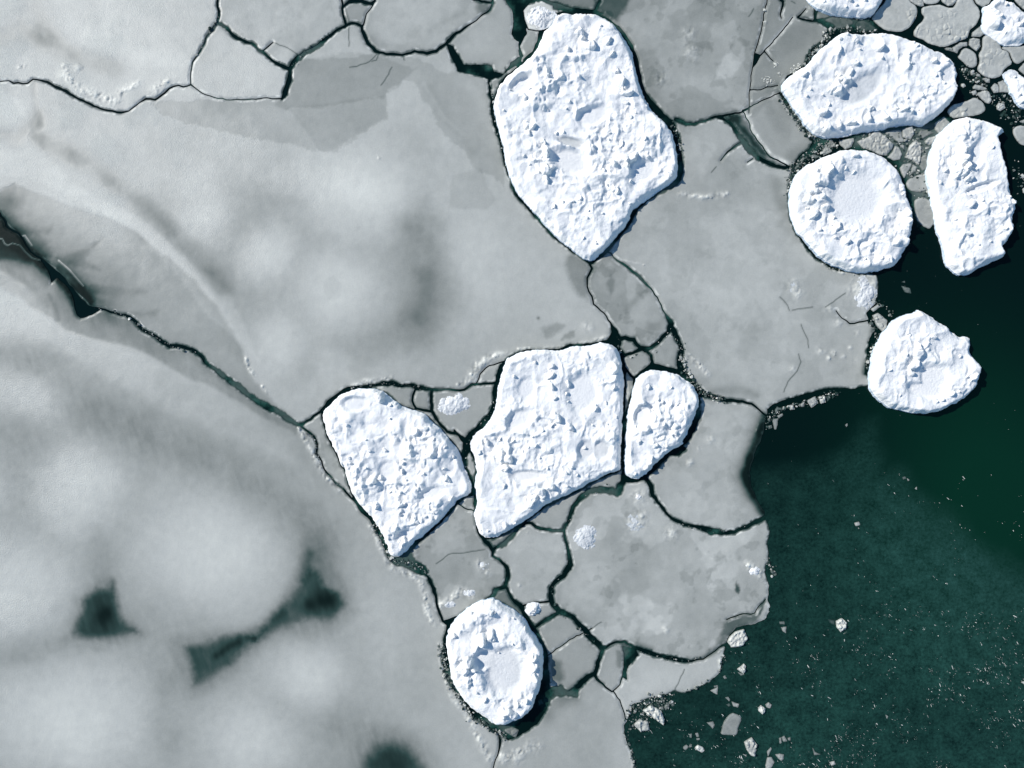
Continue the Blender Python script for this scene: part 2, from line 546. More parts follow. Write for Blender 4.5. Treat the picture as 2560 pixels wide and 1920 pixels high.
floe("wedge", "E 1900,800 1930,760 2000,740 2070,735 2130,750 2190,770 2212,790 F 40,800 90,840 120,900 128,950 110,1010 90,1060 60,1130 20,1190 E 2212,1210 2180,1230 2120,1250 2080,1290 2020,1350 1960,1410 1920,1440 1880,1435 1840,1410 1838,1350 1840,1250 1845,1150 1850,1050 1870,960 1885,880",
     "E 1995,850,34 1950,950,40 2040,930,30 2010,990,28 2085,1090,34 2135,1150,32 1930,1200,34 2030,1220,36 2100,1225,30 2170,1170,28 2010,1320,40 1980,1370,36 1900,1400,24 2130,850,26 2170,960,30 1900,1100,24 2080,940,30",
     pans="E 1930,1030,50,60,0,0.03", fb=1.0, rough=1.2, seed=41, label="small wedge shaped snow floe of tilted blocks east of the boot shaped one")
floe("crater", "H 700,760 740,690 800,640 880,590 970,560 1040,590 1110,630 1160,670 1200,710 1230,770 1270,820 1300,880 1305,960 1300,1060 1290,1120 1260,1200 1240,1260 1180,1320 1110,1350 1040,1375 980,1370 940,1330 870,1290 800,1220 740,1130 710,1050 695,960 690,880 685,820",
     "H 980,645,40 745,790,34 1000,800,48 945,830,54 890,870,46 850,960,54 830,1010,48 880,1000,40 1030,905,22 850,1080,36 885,1140,32 950,1195,36 1110,1290,50 1150,1230,36 1200,1210,36 1265,930,48 1280,1000,46 1280,1070,44 1210,745,32 1120,680,28 1080,1270,34 1000,640,28 1240,1180,32",
     pans="H 1065,1000,140,160,10,0.36 950,930,80,70,0,0.15", fb=1.15, rough=0.8, seed=53, label="oval snow floe with a grey sunken crater ringed by a high white rim")
floe("pentagon", "C 650,560 690,500 760,450 830,410 880,345 940,290 990,240 1050,210 1120,215 1200,210 1310,205 1400,225 1500,265 1600,300 1690,325 1745,360 1785,420 1790,500 1780,580 1750,650 1690,720 1620,770 1560,805 1500,790 1400,800 1280,830 1150,850 1050,875 950,880 870,855 820,810 760,720 700,630",
     "N 760,1000,80 1300,490,70 1430,570,70 1470,670,60 1200,690,70 1770,640,110 1760,780,70 1430,860,80 1390,970,80 1215,1000,70 1230,1060,70 1330,1080,90 1230,1210,110 1170,1200,90 840,1180,60 790,1270,60 1000,1250,50 1090,1360,60 1050,1470,90 1640,1430,60 J 820,620,60 780,570,60 1080,820,80 1210,810,60 1110,930,60 1050,1000,60 1160,1100,60 890,1260,70 690,1290,60 650,1440,80 240,1430,70 1330,1130,50 560,1430,60 C 950,835,44 1030,815,40 1110,805,44 1220,785,42 1320,775,40 1470,735,34",
     pans="N 1480,1180,300,150,-38,0.62 J 1180,1000,100,120,20,0.2 N 1350,1290,160,60,0,0.1", fb=1.1, rough=0.85, seed=61, label="wide pointed oval snow floe with a pale grey hollow, in the brash field")
floe("round", "C 705,1250 720,1190 760,1110 830,1060 900,1020 980,985 1060,965 1140,960 1230,970 1310,1000 1370,1060 1420,1120 1450,1200 1480,1290 1505,1370 1510,1430 1490,1520 1450,1610 1430,1650 F 1400,50 1330,80 1230,105 1120,100 1010,70 930,25 C 870,1610 800,1530 750,1480 720,1400 705,1320",
     "M 870,700,100 800,790,110 760,830,90 1230,510,80 890,620,70 700,950,90 640,1050,90 800,1010,80 860,1160,80 690,1250,90 760,1440,70 1000,1400,80 950,1270,60 600,1150,60 1850,900,80 1870,970,70 1890,1240,80 1890,1330,70 1880,1600,110 950,1530,60 1120,1590,80 1090,650,60 1200,690,50 F 1350,40,40 1290,20,30 1180,30,28",
     pans="M 1185,1020,345,350,0,0.14", fb=1.05, rough=0.8, seed=71, label="nearly circular snow floe with a smooth flat snow dish in its middle")
floe("comb", "C 1600,1060 1620,980 1650,890 1700,830 1760,770 1830,750 1900,755 1980,775 2030,800 2080,820 2090,850 2050,870 2060,930 2080,1010 2100,1080 2110,1150 2130,1240 2170,1290 2165,1350 2150,1400 2150,1480 2110,1540 2070,1580 2090,1625 F 2085,0 1960,60 1830,130 1740,75 1720,50 1715,0 C 1690,1560 1660,1480 1640,1380 1620,1250 1595,1130",
     "K 1470,400,70 1400,580,70 1500,620,60 1400,720,80 1420,800,90 1430,880,90 1470,960,80 1180,1050,70 1330,1090,90 1430,1080,90 1520,1130,90 1570,1020,60 1480,1340,60 1530,1480,90 1100,1190,60 1780,740,60 2080,1420,80 1640,1420,50 2000,1370,60 C 1860,1460,26 2080,1480,36 1760,1420,26 1900,1580,26 1980,1560,26",
     pans="K 1520,850,100,180,20,0.08 1600,1250,220,50,-20,0.05", fb=1.1, rough=0.8, seed=83, label="long easternmost snow floe with a ragged comb toothed northern end")
floe("heart", "F 1230,830 1228,740 1250,640 1280,550 1330,480 1370,430 1430,380 1530,355 1535,338 1600,375 1680,430 1730,460 1760,490 1810,525 1850,515 1880,540 1870,610 1910,670 1935,740 1930,800 1900,860 1830,920 1750,965 1660,1000 1560,1012 1450,1000 1340,970 1270,910 1240,870",
     "F 1530,590,44 1525,650,46 1510,710,46 1490,765,40 1435,640,34 1340,740,30 1620,530,34 1450,500,26 1580,560,26 1680,920,34 1740,895,34 1780,875,28 1890,790,40 1835,780,28 1560,730,22 1800,650,30 1400,900,24 1640,940,26",
     pans="F 1600,780,100,90,0,0.05 1560,860,140,50,10,0.03", fb=1.15, rough=0.7, seed=97, label="heart shaped snow floe drifting alone in open water")
floe("topmost", "C 820,-60 830,0 870,40 940,70 1040,95 1130,105 1225,100 1270,60 1305,0 1330,-60 1250,-130 1080,-160 900,-130",
     "C 920,25,32 1090,20,34 1130,45,32 1010,5,28 1180,20,30 1060,60,24", fb=1.0, rough=0.9, seed=101, label="bright snow floe cut off by the northern frame edge")
floe("ragged", "J 1690,90 1760,80 1830,20 1880,-60 2000,-60 1990,20 2080,20 2130,80 2200,150 2280,180 2400,220 2450,350 2400,480 2212,540 2190,575 2060,585 1950,580 1860,500 1740,440 1660,360 1690,270 1700,180",
     "J 1860,340,110 2000,60,60 2150,350,60 1950,450,50 1900,230,50 2180,330,70", pans="J 1960,150,180,80,10,0.35 2150,120,90,60,0,0.6", fb=0.6, rough=0.8, seed=103, label="ragged snowy floe in the north-east corner, half grey on its northern side")
floe("corner", "J 1950,930 2050,890 2130,910 2200,980 2330,1050 2380,1200 2330,1400 2212,1390 2130,1340 2080,1240 2050,1190 2000,1080 1950,1010",
     "J 2130,1240,60 2190,1320,70 2100,1000,50", pans="J 2040,960,110,70,30,0.5", fb=0.5, rough=0.8, seed=107, label="pale rough floe at the eastern frame edge beside the black pool")

# ------------------------------------------------------------------ the pack of grey ice: leads, pools, tones
LEADS = """
A -420,540,4 -100,530,3 0,525,3 60,520 90,537,5 180,537,4 215,510 250,515 310,530,8 450,605,9 560,660,8 650,700,7 780,725,6 830,715,3.2 900,660 940,637,5 1000,643 1060,600 1090,570 1150,550,4 1180,560 1228,545 1260,570,3 1300,600,3 1380,628,2.9 1480,645 1600,640 1720,630,3 1810,635,4
A 1400,-420,8 1400,0,8 1410,100 1400,150,10 1330,240,8 1290,330,6 1240,400,4 1228,470,3.2 1228,545
A 1400,150,10 1460,180,11 1500,230 1560,260,12 1620,280,14 1680,330,9 1740,380 1800,420,11 1865,450,14
A 1690,330,4 1720,305 1755,275,3
A 1865,450,16 1910,380,18 1960,340 2040,300 2110,240,17 2160,200,14 2212,175,13 B 50,160,10 100,150 140,170,8 155,220,10 180,280 230,330 300,350,8 400,355 480,330 560,345 620,330 680,285,9 700,260
A 1865,450,16 1860,520 1835,600,18 1815,635,8
B 12,-420,5 12,0,5 15,60,8 40,160
B 20,50,6 60,15,12 120,8 200,25,10 225,8,6 240,-40,4 250,-420
B 225,5,5 215,30,3 170,90 155,150,4 145,175
B 680,285,9 730,230 790,190,7 850,150,3.4 900,110,3.2 965,65,6 985,20,8 975,-40 960,-420
B 860,0,8 940,15 980,20
B 690,285,8 730,350,12 760,420,14 830,460,10
B 1380,45,10 1460,60,14 1560,68,8 1640,72,8 1690,90,5
B 1600,90,8 1630,80,8 1645,60,7 1670,10 1690,-460
B 960,510,10 965,580,14 975,680,12 1000,800,14 1025,880,10 1050,980,9 1075,1080 1110,1170,12 1130,1240,14 1190,1310,8 1240,1370 1310,1450,9 1390,1530 1470,1590,10 1550,1650 E 1600,40,12
B 1790,170,4 1830,220,6 1880,300 1905,370 1935,520,7 1960,600,8 2010,670,14 2070,740 2130,790,16 2165,870,18 2180,960,16 2190,1020,18 2190,1100 2160,1170,16 2100,1210,10 2000,1270,7 1930,1320,10 1890,1370,12 1850,1450,10 1790,1530,8 1700,1630 1620,1690,12
C -25,770,12 40,800,10 90,800 180,770,9 250,750,8 330,735,6 400,720,4 440,700,3
C 250,760,12 320,790,14 350,830,16 390,890,18 430,950,20 490,1010,18 570,1050,14 650,1075,10 720,1080,10
C 390,920,9 330,960,6 290,995,3.5 260,1035,2.8
C 470,1020,4 430,1045,2.8
C 565,-420,3 560,0,3 545,70 525,180 500,280 475,360 470,410 465,440 455,490 447,580 445,670 442,730
C 480,345,4 515,358 545,328,3
C 545,335,3.4 600,395,3
C 515,360,3 470,430
C 450,580,3 520,578 560,560 630,550
C 540,328,2.8 640,218 725,110
N 470,0,8 500,20 480,130,5 465,190,4 480,240,2.8
N 690,225,8 740,180,4 800,110,3
N 690,225,6 780,250,8 850,268 930,270
N 915,100,8 910,270
C 400,710,3 520,650 605,612 640,600,4
C 400,712,3 440,780,4 450,830 465,860 510,920 580,1010 690,1065
C 640,600,6 700,680,14 760,760 820,850 870,900,18 900,930
E 0,880,6 50,850,7 150,840 260,825,10 330,815,14 400,835,9 460,830,10 500,850,16 560,855,10 620,860,9 720,860,6 800,860 850,825,8 930,820,10 1000,815
E 1400,605,7 1300,605,4.5 1210,605,6 1130,640,11 1075,680,15 1040,710,16 1020,780,18 1000,850 995,930,16 970,1010 910,1080,14 850,1140 810,1190,16 810,1250,22 790,1310 800,1370,20 840,1430,18 865,1480,14 868,1540,8 868,1646,7
E 1400,605,7 1480,575,10 1560,575 1640,565,8 1720,550 1770,490,12
E 1740,560,8 1790,600,10 1815,650 1830,720,6 1832,800 1828,930,7 1825,1050
E 1065,675,4 960,705,3 900,760 885,805 868,832,4
E 1893,785,6 1890,850 1862,930,10 1850,1010,14 1838,1100,12 1830,1200 1825,1300 1825,1400,14 1820,1450,16 1780,1520,18 1700,1500,16 1600,1510 1540,1560 1500,1610 H 1480,20,14 1470,60,12 1440,110 1445,160,10 1460,210 1475,290,12 1480,340,14 1440,410 1380,450 1355,490,16 1358,560,14 1365,590 1410,640 1490,670,12 1560,740,16 1620,810 1680,870 1710,870,10 1760,840,8 1830,830 1890,870,10 2000,905,14 2100,935 2212,952 I 50,958,8 150,945,4 200,910 250,870 300,850,8
D 590,330,3 650,340,5 740,365,6 830,390,8 880,430,10 920,475,9 980,505 1040,550,10 1090,580,11 1160,580,10 1230,600,12 1280,630 1340,700 1400,740,13 1480,800,15 1560,860 1640,920 1720,970,16 1800,1010 1860,1050,15 1920,1085,14 1950,1080,12
A -330,1240,8 0,1370,8 60,1470 120,1500,6 200,1620,5 D 300,45,5 400,130,5 480,230,6 560,320,5 590,330
D 1950,1080,10 2000,1050,7 2040,1015,8 2080,980 2110,940 2160,900,7 2212,870,5 E 0,880,6
D 1930,1085,8 1970,1120,6 2020,1160,7 2040,1210 2035,1270,6 2070,1320,4 2085,1370 2130,1420,6 2170,1470 2212,1500,7 E 40,1520,7 90,1570,5 140,1646 H 200,50,7 240,120,5 270,180 300,260,7 330,300,10 370,330,12 420,320,20
H 540,390,10 580,440,14 605,490,12 620,560,7 635,630 660,700,6 690,725,4 690,760,8 680,830,14 672,920,20 680,1000,16 700,1080,14 740,1140,10 800,1220 860,1310,14 920,1350 980,1390,18 1050,1410,20
H 445,250,8 520,180 600,110,6 700,10 E 750,1590,7 800,1550,5 868,1530,3.4
E 750,1590,3 800,1620 868,1640
E 495,835,6 480,870 465,930 490,980 560,995,7 590,1000,8
E 592,860,10 590,990 620,1050,9 690,1130,8 750,1140 800,1175
E 1600,40,8 1620,80,6 1590,140,5 1590,200,4 1620,260,5 1630,310,4 1700,370,3.4 1740,430,4 1770,490,14 1800,535,10 1830,525,9 1890,540,10 1930,590,9 2000,590 2060,540,8 2110,490,10 2130,440,14 2090,370,4 2050,290,3.4 2000,210,4 1940,150,8 1880,100 1810,45,6 1760,10,3.4 1740,-20 1690,-35,4
E 1800,560,8 1790,590 1830,640,10 1880,625,8 1930,600,10
E 1930,595,8 1970,610 2000,640,7 2010,690 1960,730 1893,785,10 1870,770,6 1835,720,5
E 2000,690,6 2080,715,7 2140,730,8 2200,740,10
E 1990,600,6 1960,615,6
E 2130,460,14 2170,530 2190,600,6 2190,700,8 F 0,740,18
F -10,540,8 10,600,12 0,680,16 10,740,18 50,790,20 100,840,22 140,890,22 200,905,10 300,930,9 400,935,8 460,950,6 510,990,4.5 560,1030,6
F 1225,410,4 1150,425 1090,435 1040,400,3 1000,350,2.8
H 985,250,12 950,200,14 900,150,6 880,100,5 865,0
H 980,245,10 1060,200,12 1110,150,10 1150,100,8 1190,70,10 1230,70,8 1260,95,9 1320,110 1370,120,10 1430,120,12
H 985,250,10 980,280,7 1040,320 1075,360,12 1080,420 1060,480 1000,500,14 970,550,10 900,590,6 840,630,5 770,670 700,690,3.2 665,700
H 1075,490,8 1110,560,10 1160,600,14 1185,650 1240,730,12 1280,800,10 1310,870,14 1325,950,18 1315,1050,22 1300,1130,26
H 1180,600,5 1240,580,4 1340,575,6
H 1255,740,10 1330,690,12 1400,650,10
H 1690,885,10 1660,960 1640,1040,12 1590,1060,14 1520,1130,16 1470,1165
H 1640,1050,10 1670,1090,6 1750,1155,4 1800,1110,3.2 1815,1060,5
H 1755,1150,3 1800,1210 1820,1270 1835,1330,3.4 1920,1370
H 1020,1350,8 1030,1450 1020,1540,4 1000,1590,3 985,1646 960,2300
H 1300,940,3.2 1345,915 1440,850 1520,795 1585,770 1620,745
E 1960,1425,10 2000,1480,12 2010,1540 2060,1600 H 2110,20,8 2160,55,12 2212,80 I 60,85 130,100,16 200,125,20 270,135,14 350,130 430,95 500,55 545,35,12
E 1825,1440,8 1880,1450,6 1960,1425,10
E 2212,1240,12 2180,1275,10 2110,1270,9 2080,1310 2020,1370 1960,1425
F 0,1230,10 50,1180 100,1090,8 130,1000
E 735,1120,5 800,1200
B 1390,85,3 1375,140 1340,168 1285,200 1270,270 1240,335 1180,385
B 1195,150,3 1210,190 1255,198 1280,200
I 300,690,4 380,660 480,650,3 510,600,3 550,560
"""
HAIR = """
A 1755,275 1850,310 1920,360
B 240,350 190,400 110,430 65,435
B 250,345 235,390 205,397
B 405,360 415,390
B 335,435 300,500 265,550
B 30,30 60,140 60,300
H 1580,775 1680,705
H 2212,1010 2150,1145
F 665,875 690,810 750,740 775,680 760,630
F 775,440 800,500 820,540 825,590
F 640,265 690,320 700,350
F 720,350 760,340 850,330
I 400,820 370,870
H 620,330 700,270 830,255 930,240
N 600,20 640,40 650,50
C 230,1075 200,1110
C 470,60 440,110
F 1060,240 960,310 930,330
"""
POOLS = [
    "B 690,285 725,300 800,415 980,418 988,465 1050,470 1105,400 1148,370 1165,400 1100,445 1040,495 965,515 900,490 760,462 700,330",
    "B 1060,-330 1062,0 1100,60 1115,140 1105,220 1122,250 1152,270 1148,330 1165,385 1182,360 1155,300 1205,215 1190,140 1182,70 1220,20 1300,8 1390,50 1440,70 1500,65 1400,20 1310,0 1310,-330",
    "D 250,20 340,80 440,180 500,255 545,300 590,330 650,345 590,375 520,402 490,375 470,275 430,195 370,145 330,175 310,95",
    "H 345,312 430,262 455,255 480,310 548,350 562,395 530,405 480,385 430,355 380,345",
    "H 1300,1080 1330,900 1345,1130 1420,1118 1480,1165 1540,1140 1528,1192 1480,1182 1390,1180 1352,1200 1322,1280 1270,1360 1190,1420 1130,1450 1080,1472 1030,1445 970,1390 1100,1365 1200,1300 1260,1220",
    "H 1820,865 1900,880 1922,920 1870,980 1842,1030 1842,1075 1815,1060 1820,900",
    "F 1215,410 1200,370 1270,310 1290,340 1330,410 1340,480 1300,520 1260,480",
]
PACK = ("P -330,-330 N 820,-900 825,0 880,90 905,110 895,272 930,282 1080,370 1050,470 990,560 880,620 810,720 790,830 740,880 560,970 470,1090 490,1260 "
        "C 640,630 700,705 760,780 810,850 850,910 835,960 770,1000 725,1060 712,1100 702,1180 690,1250 690,1330 715,1420 755,1510 805,1590 860,1646 "
        "F 880,15 950,72 1010,98 1120,115 1230,115 1265,120 1272,200 1275,260 1250,310 1225,350 1215,385 1215,430 1250,470 1230,510 1210,560 1195,640 1180,720 1180,760 1225,795 1215,835 1100,850 980,850 850,870 760,900 660,930 590,955 562,985 556,1030 "
        "542,1080 530,1130 520,1190 492,1240 466,1310 440,1400 456,1480 492,1560 540,1646 I 538,20 585,120 560,200 565,300 545,380 560,470 560,540 580,610 550,680 480,715 420,725 360,740 310,790 285,870 280,920 250,1040 190,1092 90,1130 30,1165 "
        "H 2150,1150 2050,1180 1950,1210 1880,1240 1850,1300 1830,1370 1830,1420 1850,1480 1880,1560 1900,1646 1950,1850 P 1650,2250 -330,2250")

STEP = 2.5
G = Grid(-130, -130, 2330, 2060, STEP)
X, Y = G.X, G.Y
print("grid", X.shape)
NZ1 = fbm(X, Y, 46, 5, 4, 0.55) * 2
NZ2 = fbm(X, Y, 12, 9, 3, 0.6) * 2
F = sdf_poly(X, Y, sk(PACK)[:, :2]) + NZ1 * 5 + NZ2 * 2.5
lead_d = np.full(X.shape, 60.0)
LEADW = np.full(X.shape, 12.0)
LV = fbm(X, Y, 120, 77, 3) * 1.4


def lead_fn(W, d, wd):
    k = np.clip(wd / 12.0, 0.12, 1.0)
    f = d - np.maximum(wd * (1 + np.clip((wd - 4) / 6, 0, 1) * (0.6 * LV[W] - 0.24)), 3.1) * 0.5 * (1 + 0.35 * k * NZ1[W]) + NZ2[W] * 1.6 * k * np.clip(wd / 6 - 0.4, 0, 1)
    LEADW[W] = np.where(f < lead_d[W], wd, LEADW[W])
    lead_d[W] = np.minimum(lead_d[W], f)


def wig(P, amp):
    """break up straight sketch segments"""
    out = []
    rs = np.random.RandomState(int(abs(P[0, 0] * 7 + P[0, 1] * 13)) % 99991)
    for a, b in zip(P[:-1], P[1:]):
        L = math.hypot(b[0] - a[0], b[1] - a[1])
        n = max(1, int(L / 9))
        nx_, ny_ = -(b[1] - a[1]) / (L + 1e-6), (b[0] - a[0]) / (L + 1e-6)
        for i in range(n):
            t = i / n
            q = a + (b - a) * t
            if i:
                o = rs.uniform(-1, 1) * amp
                q = q.copy(); q[0] += nx_ * o; q[1] += ny_ * o
            out.append(q)
    out.append(P[-1])
    return np.array(out)


for ln in LEADS.strip().splitlines():
    P = wig(sk(ln), 1.7)
    G.line(P, 45, lead_fn)
for s in POOLS:
    W, d = G.poly(sk(s)[:, :2], 45)
    lead_d[W] = np.minimum(lead_d[W], -d + NZ1[W] * 4 + NZ2[W] * 2)
for k in FLOES:
    P = rounded(FLOES[k]['P'], 1)
    W, d = G.poly(P, 60)
    lead_d[W] = np.minimum(lead_d[W], -d - 2.5 + NZ2[W] * 1.5)
F = np.minimum(F, lead_d)

# --- tones of the snow dusted grey ice (seen greys)
V = np.full(X.shape, 184.0)


def soft_line(s, amp, wd):
    P = sk(s)
    if s[0] in "SG" and wd >= 12 and amp < -9:
        wd *= 1.45; amp *= 1.12
    acc = np.zeros(X.shape)

    def fn(W, d, w_):
        acc[W] = np.maximum(acc[W], np.exp(-(d / wd) ** 2))
    G.line(P, wd * 3, fn)
    V[:] += amp * acc * (1 + 0.5 * NZ1)


def soft_poly(s, amp, soft, setv=False, warp=6.0):
    P = sk(s)[:, :2]
    W, d = G.poly(P, soft * 2 + 10)
    m = sst(-soft, soft, d + NZ1[W] * warp + NZ2[W] * warp * 0.6)
    if setv:
        V[W] = V[W] * (1 - m) + amp * m
    else:
        V[W] += amp * m


def soft_spot(s, amp, r):
    for q in sk(s):
        rr = q[2] if q[2] else r
        W = G.win(q[0] - 3 * rr, q[1] - 3 * rr, q[0] + 3 * rr, q[1] + 3 * rr)
        V[W] += amp * np.exp(-((X[W] - q[0]) ** 2 + (Y[W] - q[1]) ** 2) / rr ** 2)


# --- split into floes
ok = F > 0
runs = []; rowruns = []
for j in range(ok.shape[0]):
    r = ok[j]
    dif = np.diff(np.concatenate([[0], r.astype(np.int8), [0]]))
    st = np.nonzero(dif == 1)[0]; en = np.nonzero(dif == -1)[0]
    cur = []
    for a, b in zip(st, en):
        cur.append((a, b, len(runs))); runs.append((j, a, b))
    rowruns.append(cur)
par = list(range(len(runs)))


def find(i):
    while par[i] != i:
        par[i] = par[par[i]]; i = par[i]
    return i


for j in range(1, len(rowruns)):
    A_, B_ = rowruns[j - 1], rowruns[j]
    i = k = 0
    while i < len(A_) and k < len(B_):
        a, b = A_[i], B_[k]
        if a[0] < b[1] and b[0] < a[1]:
            ra, rb = find(a[2]), find(b[2])
            if ra != rb: par[ra] = rb
        if a[1] < b[1]: i += 1
        else: k += 1
LAB = np.full(X.shape, -1, np.int32)
for i, (j, a, b) in enumerate(runs):
    LAB[j, a:b] = find(i)
ids, cnt = np.unique(LAB[LAB >= 0], return_counts=True)
COMP = {}
for i, c in zip(ids, cnt):
    COMP[int(i)] = int(c)



def comp_at(q):
    i = int(round((q[0] - G.xs[0]) / STEP)); j = int(round((q[1] - G.ys[0]) / STEP))
    return int(LAB[j, i])


#SEEDS#
# (point inside, name, base tone, roughness of the tone, label)
SEEDS = [
    ("S 300,1200", "ice_sheet", 180, 0.7, "vast pale grey ice sheet of soft snow lobes filling the south-west"),
    ("S 600,500", "ice_sheet", 182, 0.8, "large central grey ice sheet with cloudy snow lobes, west of the tallest snow floe"),
    ("S 1600,600", "ice_sheet", 177, 1.3, "smooth grey ice sheet spreading east of the wedge floe to the open water"),
    ("S 200,60", "ice_sheet", 188, 0.8, "bright glittering ice sheet in the north-west corner, rubble along its southern edge"),
    ("S 1480,120", "ice_sheet", 162, 1.7, "mottled darker grey ice sheet north-east of the tallest snow floe"),
    ("S 1430,1250", "ice_floe", 180, 1.8, "wide patchy grey floe at the open water, carrying a round snow mound"),
    ("S 610,70", "ice_floe", 178, 1.2, "pale grey floe north of the black forked lead, reaching out of the frame"),
    ("S 900,55", "ice_floe", 176, 1.2, "rounded pale grey floe in the north, between the small disc and the angular plate"),
    ("S 1045,95", "ice_floe", 172, 0.8, "angular grey plate beside the black pool north-west of the tallest snow floe"),
    ("S 1540,1000", "ice_floe", 177, 1.4, "curved grey floe south-east of the wedge shaped snow floe"),
    ("S 1000,1180", "ice_floe", 166, 1.6, "grey floe with frozen-in rubble between the rubbly leaf floe and the crater floe"),
    ("S 510,145", "ice_floe", 184, 1.0, "trapezoid pale grey floe below the fork of the northern lead"),
    ("S 1150,1210", "ice_floe", 176, 1.3, "pentagonal smooth grey floe south of the boot shaped snow floe"),
    ("S 1675,285", "ice_slab", 150, 1.0, "tilted grey ice slab with a bright western edge west of the pentagon snow floe"),
    ("S 1000,880", "ice_floe", 172, 0.6, "pale grey heart of ice carrying a rubble mound between two snow floes"),
    ("S 1360,640", "ice_floe", 160, 1.8, "mottled elongated grey floe just south-east of the pointed tip of the tallest snow floe"),
    ("S 1238,1440", "ice_floe", 164, 0.8, "southern half of a grey plate split by a hairline crack beside the crater floe"),
    ("S 1225,1370", "ice_floe", 165, 0.8, "northern half of a grey plate split by a hairline crack beside the crater floe"),
    ("S 775,28", "ice_floe", 160, 0.8, "small grey disc of ice in the northern lead"),
    ("S 1450,1460", "ice_floe", 186, 0.6, "smooth pale tongue of ice crossed by a hairline crack at the southern water's edge"),
    ("S 1270,1560", "ice_floe", 172, 0.8, "grey ice floe at the bottom frame edge south of the crater floe"),
    ("S 1318,1435", "ice_floe", 168, 0.6, "small upright oval floe beside a black triangular pool"),
    ("S 1700,100", "ice_slab", 150, 0.8, "grey overriding ice slab north-west of the pentagon snow floe"),
    ("S 1155,1318", "ice_floe", 172, 0.6, "small floe with a white snow knob north-east of the crater floe"),
    ("S 1437,768", "ice_floe", 164, 1.2, "small triangular grey floe north of the wedge snow floe"),
    ("S 1380,786", "ice_floe", 162, 0.6, "lemon shaped grey floe at the north-west shoulder of the wedge snow floe"),
    ("S 1357,748", "ice_floe", 160, 0.6, "small oval grey floe just north-east of the boot shaped snow floe"),
    ("S 912,864", "ice_floe", 164, 0.5, "small round grey disc beside the rubbly leaf floe"),
    ("S 690,975", "ice_floe", 165, 1.4, "narrow grey sliver along the western side of the rubbly leaf floe"),
    ("S 865,850", "ice_floe", 165, 1.2, "thin grey triangle above the rubbly leaf floe"),
    ("S 1200,1115", "ice_floe", 164, 0.8, "thin grey shelf under the south-eastern edge of the boot shaped snow floe"),
    ("S 1060,800", "ice_floe", 176, 0.5, "small pale triangle of ice at the north-western corner of the boot shaped snow floe"),
    ("S 1355,825", "ice_floe", 160, 0.5, "narrow grey strip between the boot shaped and wedge snow floes"),
    ("S 1165,33", "ice_floe", 214, 0.5, "lumpy white snow patch floe at the northern shoulder of the tallest snow floe"),
    ("S 1142,92", "ice_floe", 165, 0.8, "small grey floe tucked against the north-western flank of the tallest snow floe"),
    ("P 890,-60", "ice_floe", 165, 0.8, "grey ice wedge behind the small grey disc at the northern frame edge"),
    ("P 1265,1501", "ice_floe", 120, 0.8, "small dim floe fragment touching the northern tip of the crater floe"),
    ("P 1248,203", "ice_floe", 150, 0.8, "small grey fragment west of the tallest snow floe's shoulder"),
    ("P 1137,1101", "ice_floe", 165, 0.8, "thin grey shard at the rubbly leaf floe's north-eastern edge"),
    ("P 1249,1347", "ice_floe", 140, 0.8, "thin grey shard under the pointed toe of the boot shaped snow floe"),
    ("P 1179,1163", "ice_floe", 170, 0.8, "pale upright shard in the lead west of the boot shaped snow floe"),
    ("P 1170,1257", "ice_floe", 165, 0.8, "small grey triangle between the rubbly leaf floe and the boot shaped one"),
    ("S 1620,292", "ice_floe", 112, 0.8, "thin dark translucent strip of ice west of the tilted slab"),
]
SEEDED = {}
for e in SEEDS:
    q = sk(e[0])[0]
    c = comp_at(q)
    if c < 0 or c in SEEDED:
        print("SEED PROBLEM", e[4], c)
        continue
    SEEDED[c] = e
ROUGHM = np.ones(X.shape)
for c, e in SEEDED.items():
    m = LAB == c
    V[m] = e[2]
    ROUGHM[m] = e[3]

# --- large soft tones: drifted snow lobes and the thin ice between them
soft_poly("A 0,1230 100,1180 400,1300 700,1400 900,1500 1050,1646 D 1080,0 1250,150 1390,320 1490,480 1560,600 1620,780 1750,930 1900,1060 1920,1100 1900,1140 1700,1040 1500,920 1350,830 1250,800 1100,720 950,630 830,580 650,540 530,510 430,480 350,410 200,330 130,270 50,240 0,200 -330,100 A -330,1230", -26, 7, warp=4)
soft_poly("A 0,1230 100,1180 400,1300 700,1400 900,1500 1050,1646 D 1080,0 1250,150 1390,320 1490,480 1300,520 1000,400 700,330 500,250 300,60 100,-60 -330,-200", 10, 45)
soft_line("D 1150,640 1350,800 1550,900 1750,1010 1880,1090", 9, 14)
soft_poly("A -330,1230 0,1240 80,1240 120,1290 70,1380 160,1480 300,1570 D 330,20 420,90 540,170 620,280 560,310 450,250 330,150 200,60 0,40 -330,0", -42, 30)
soft_poly("A -330,1370 0,1380 60,1470 150,1560 230,1640 D 330,80 450,190 560,290 600,330 520,390 480,330 440,220 340,130 240,40 100,10 0,20 -330,20", 30, 16, True, 3)
soft_poly("D 0,70 60,30 200,30 300,110 335,180 320,230 370,380 250,330 100,230 0,160", -6, 14)
soft_poly("D 340,180 420,170 470,270 490,370 520,480 430,440 350,330", -14, 14)
soft_poly("A -420,1330 0,1395 60,1475 150,1560 235,1650 180,1665 0,1640 -420,1600", 66, 14, True, 6)
soft_poly("R -900,700 0,640 120,690 300,730 420,860 640,960 900,1200 1150,1450 1000,1600 900,1300 650,1030 420,900 250,770 0,790 -900,800", 52, 13, True, 7)
for q_ in ("R -300,560 0,600 40,605 70,665 110,690 170,660 270,690 330,765 420,850 560,890 690,960 800,1080 950,1260 1100,1390 1170,1480", "R 0,260 60,350 130,440 190,490 260,570 330,560 420,690", "R 760,880 900,1000 1080,1210"):
    soft_line(q_, 85, 1.7)
soft_line("R 30,960 300,1130 500,1300 620,1450", -12, 10)
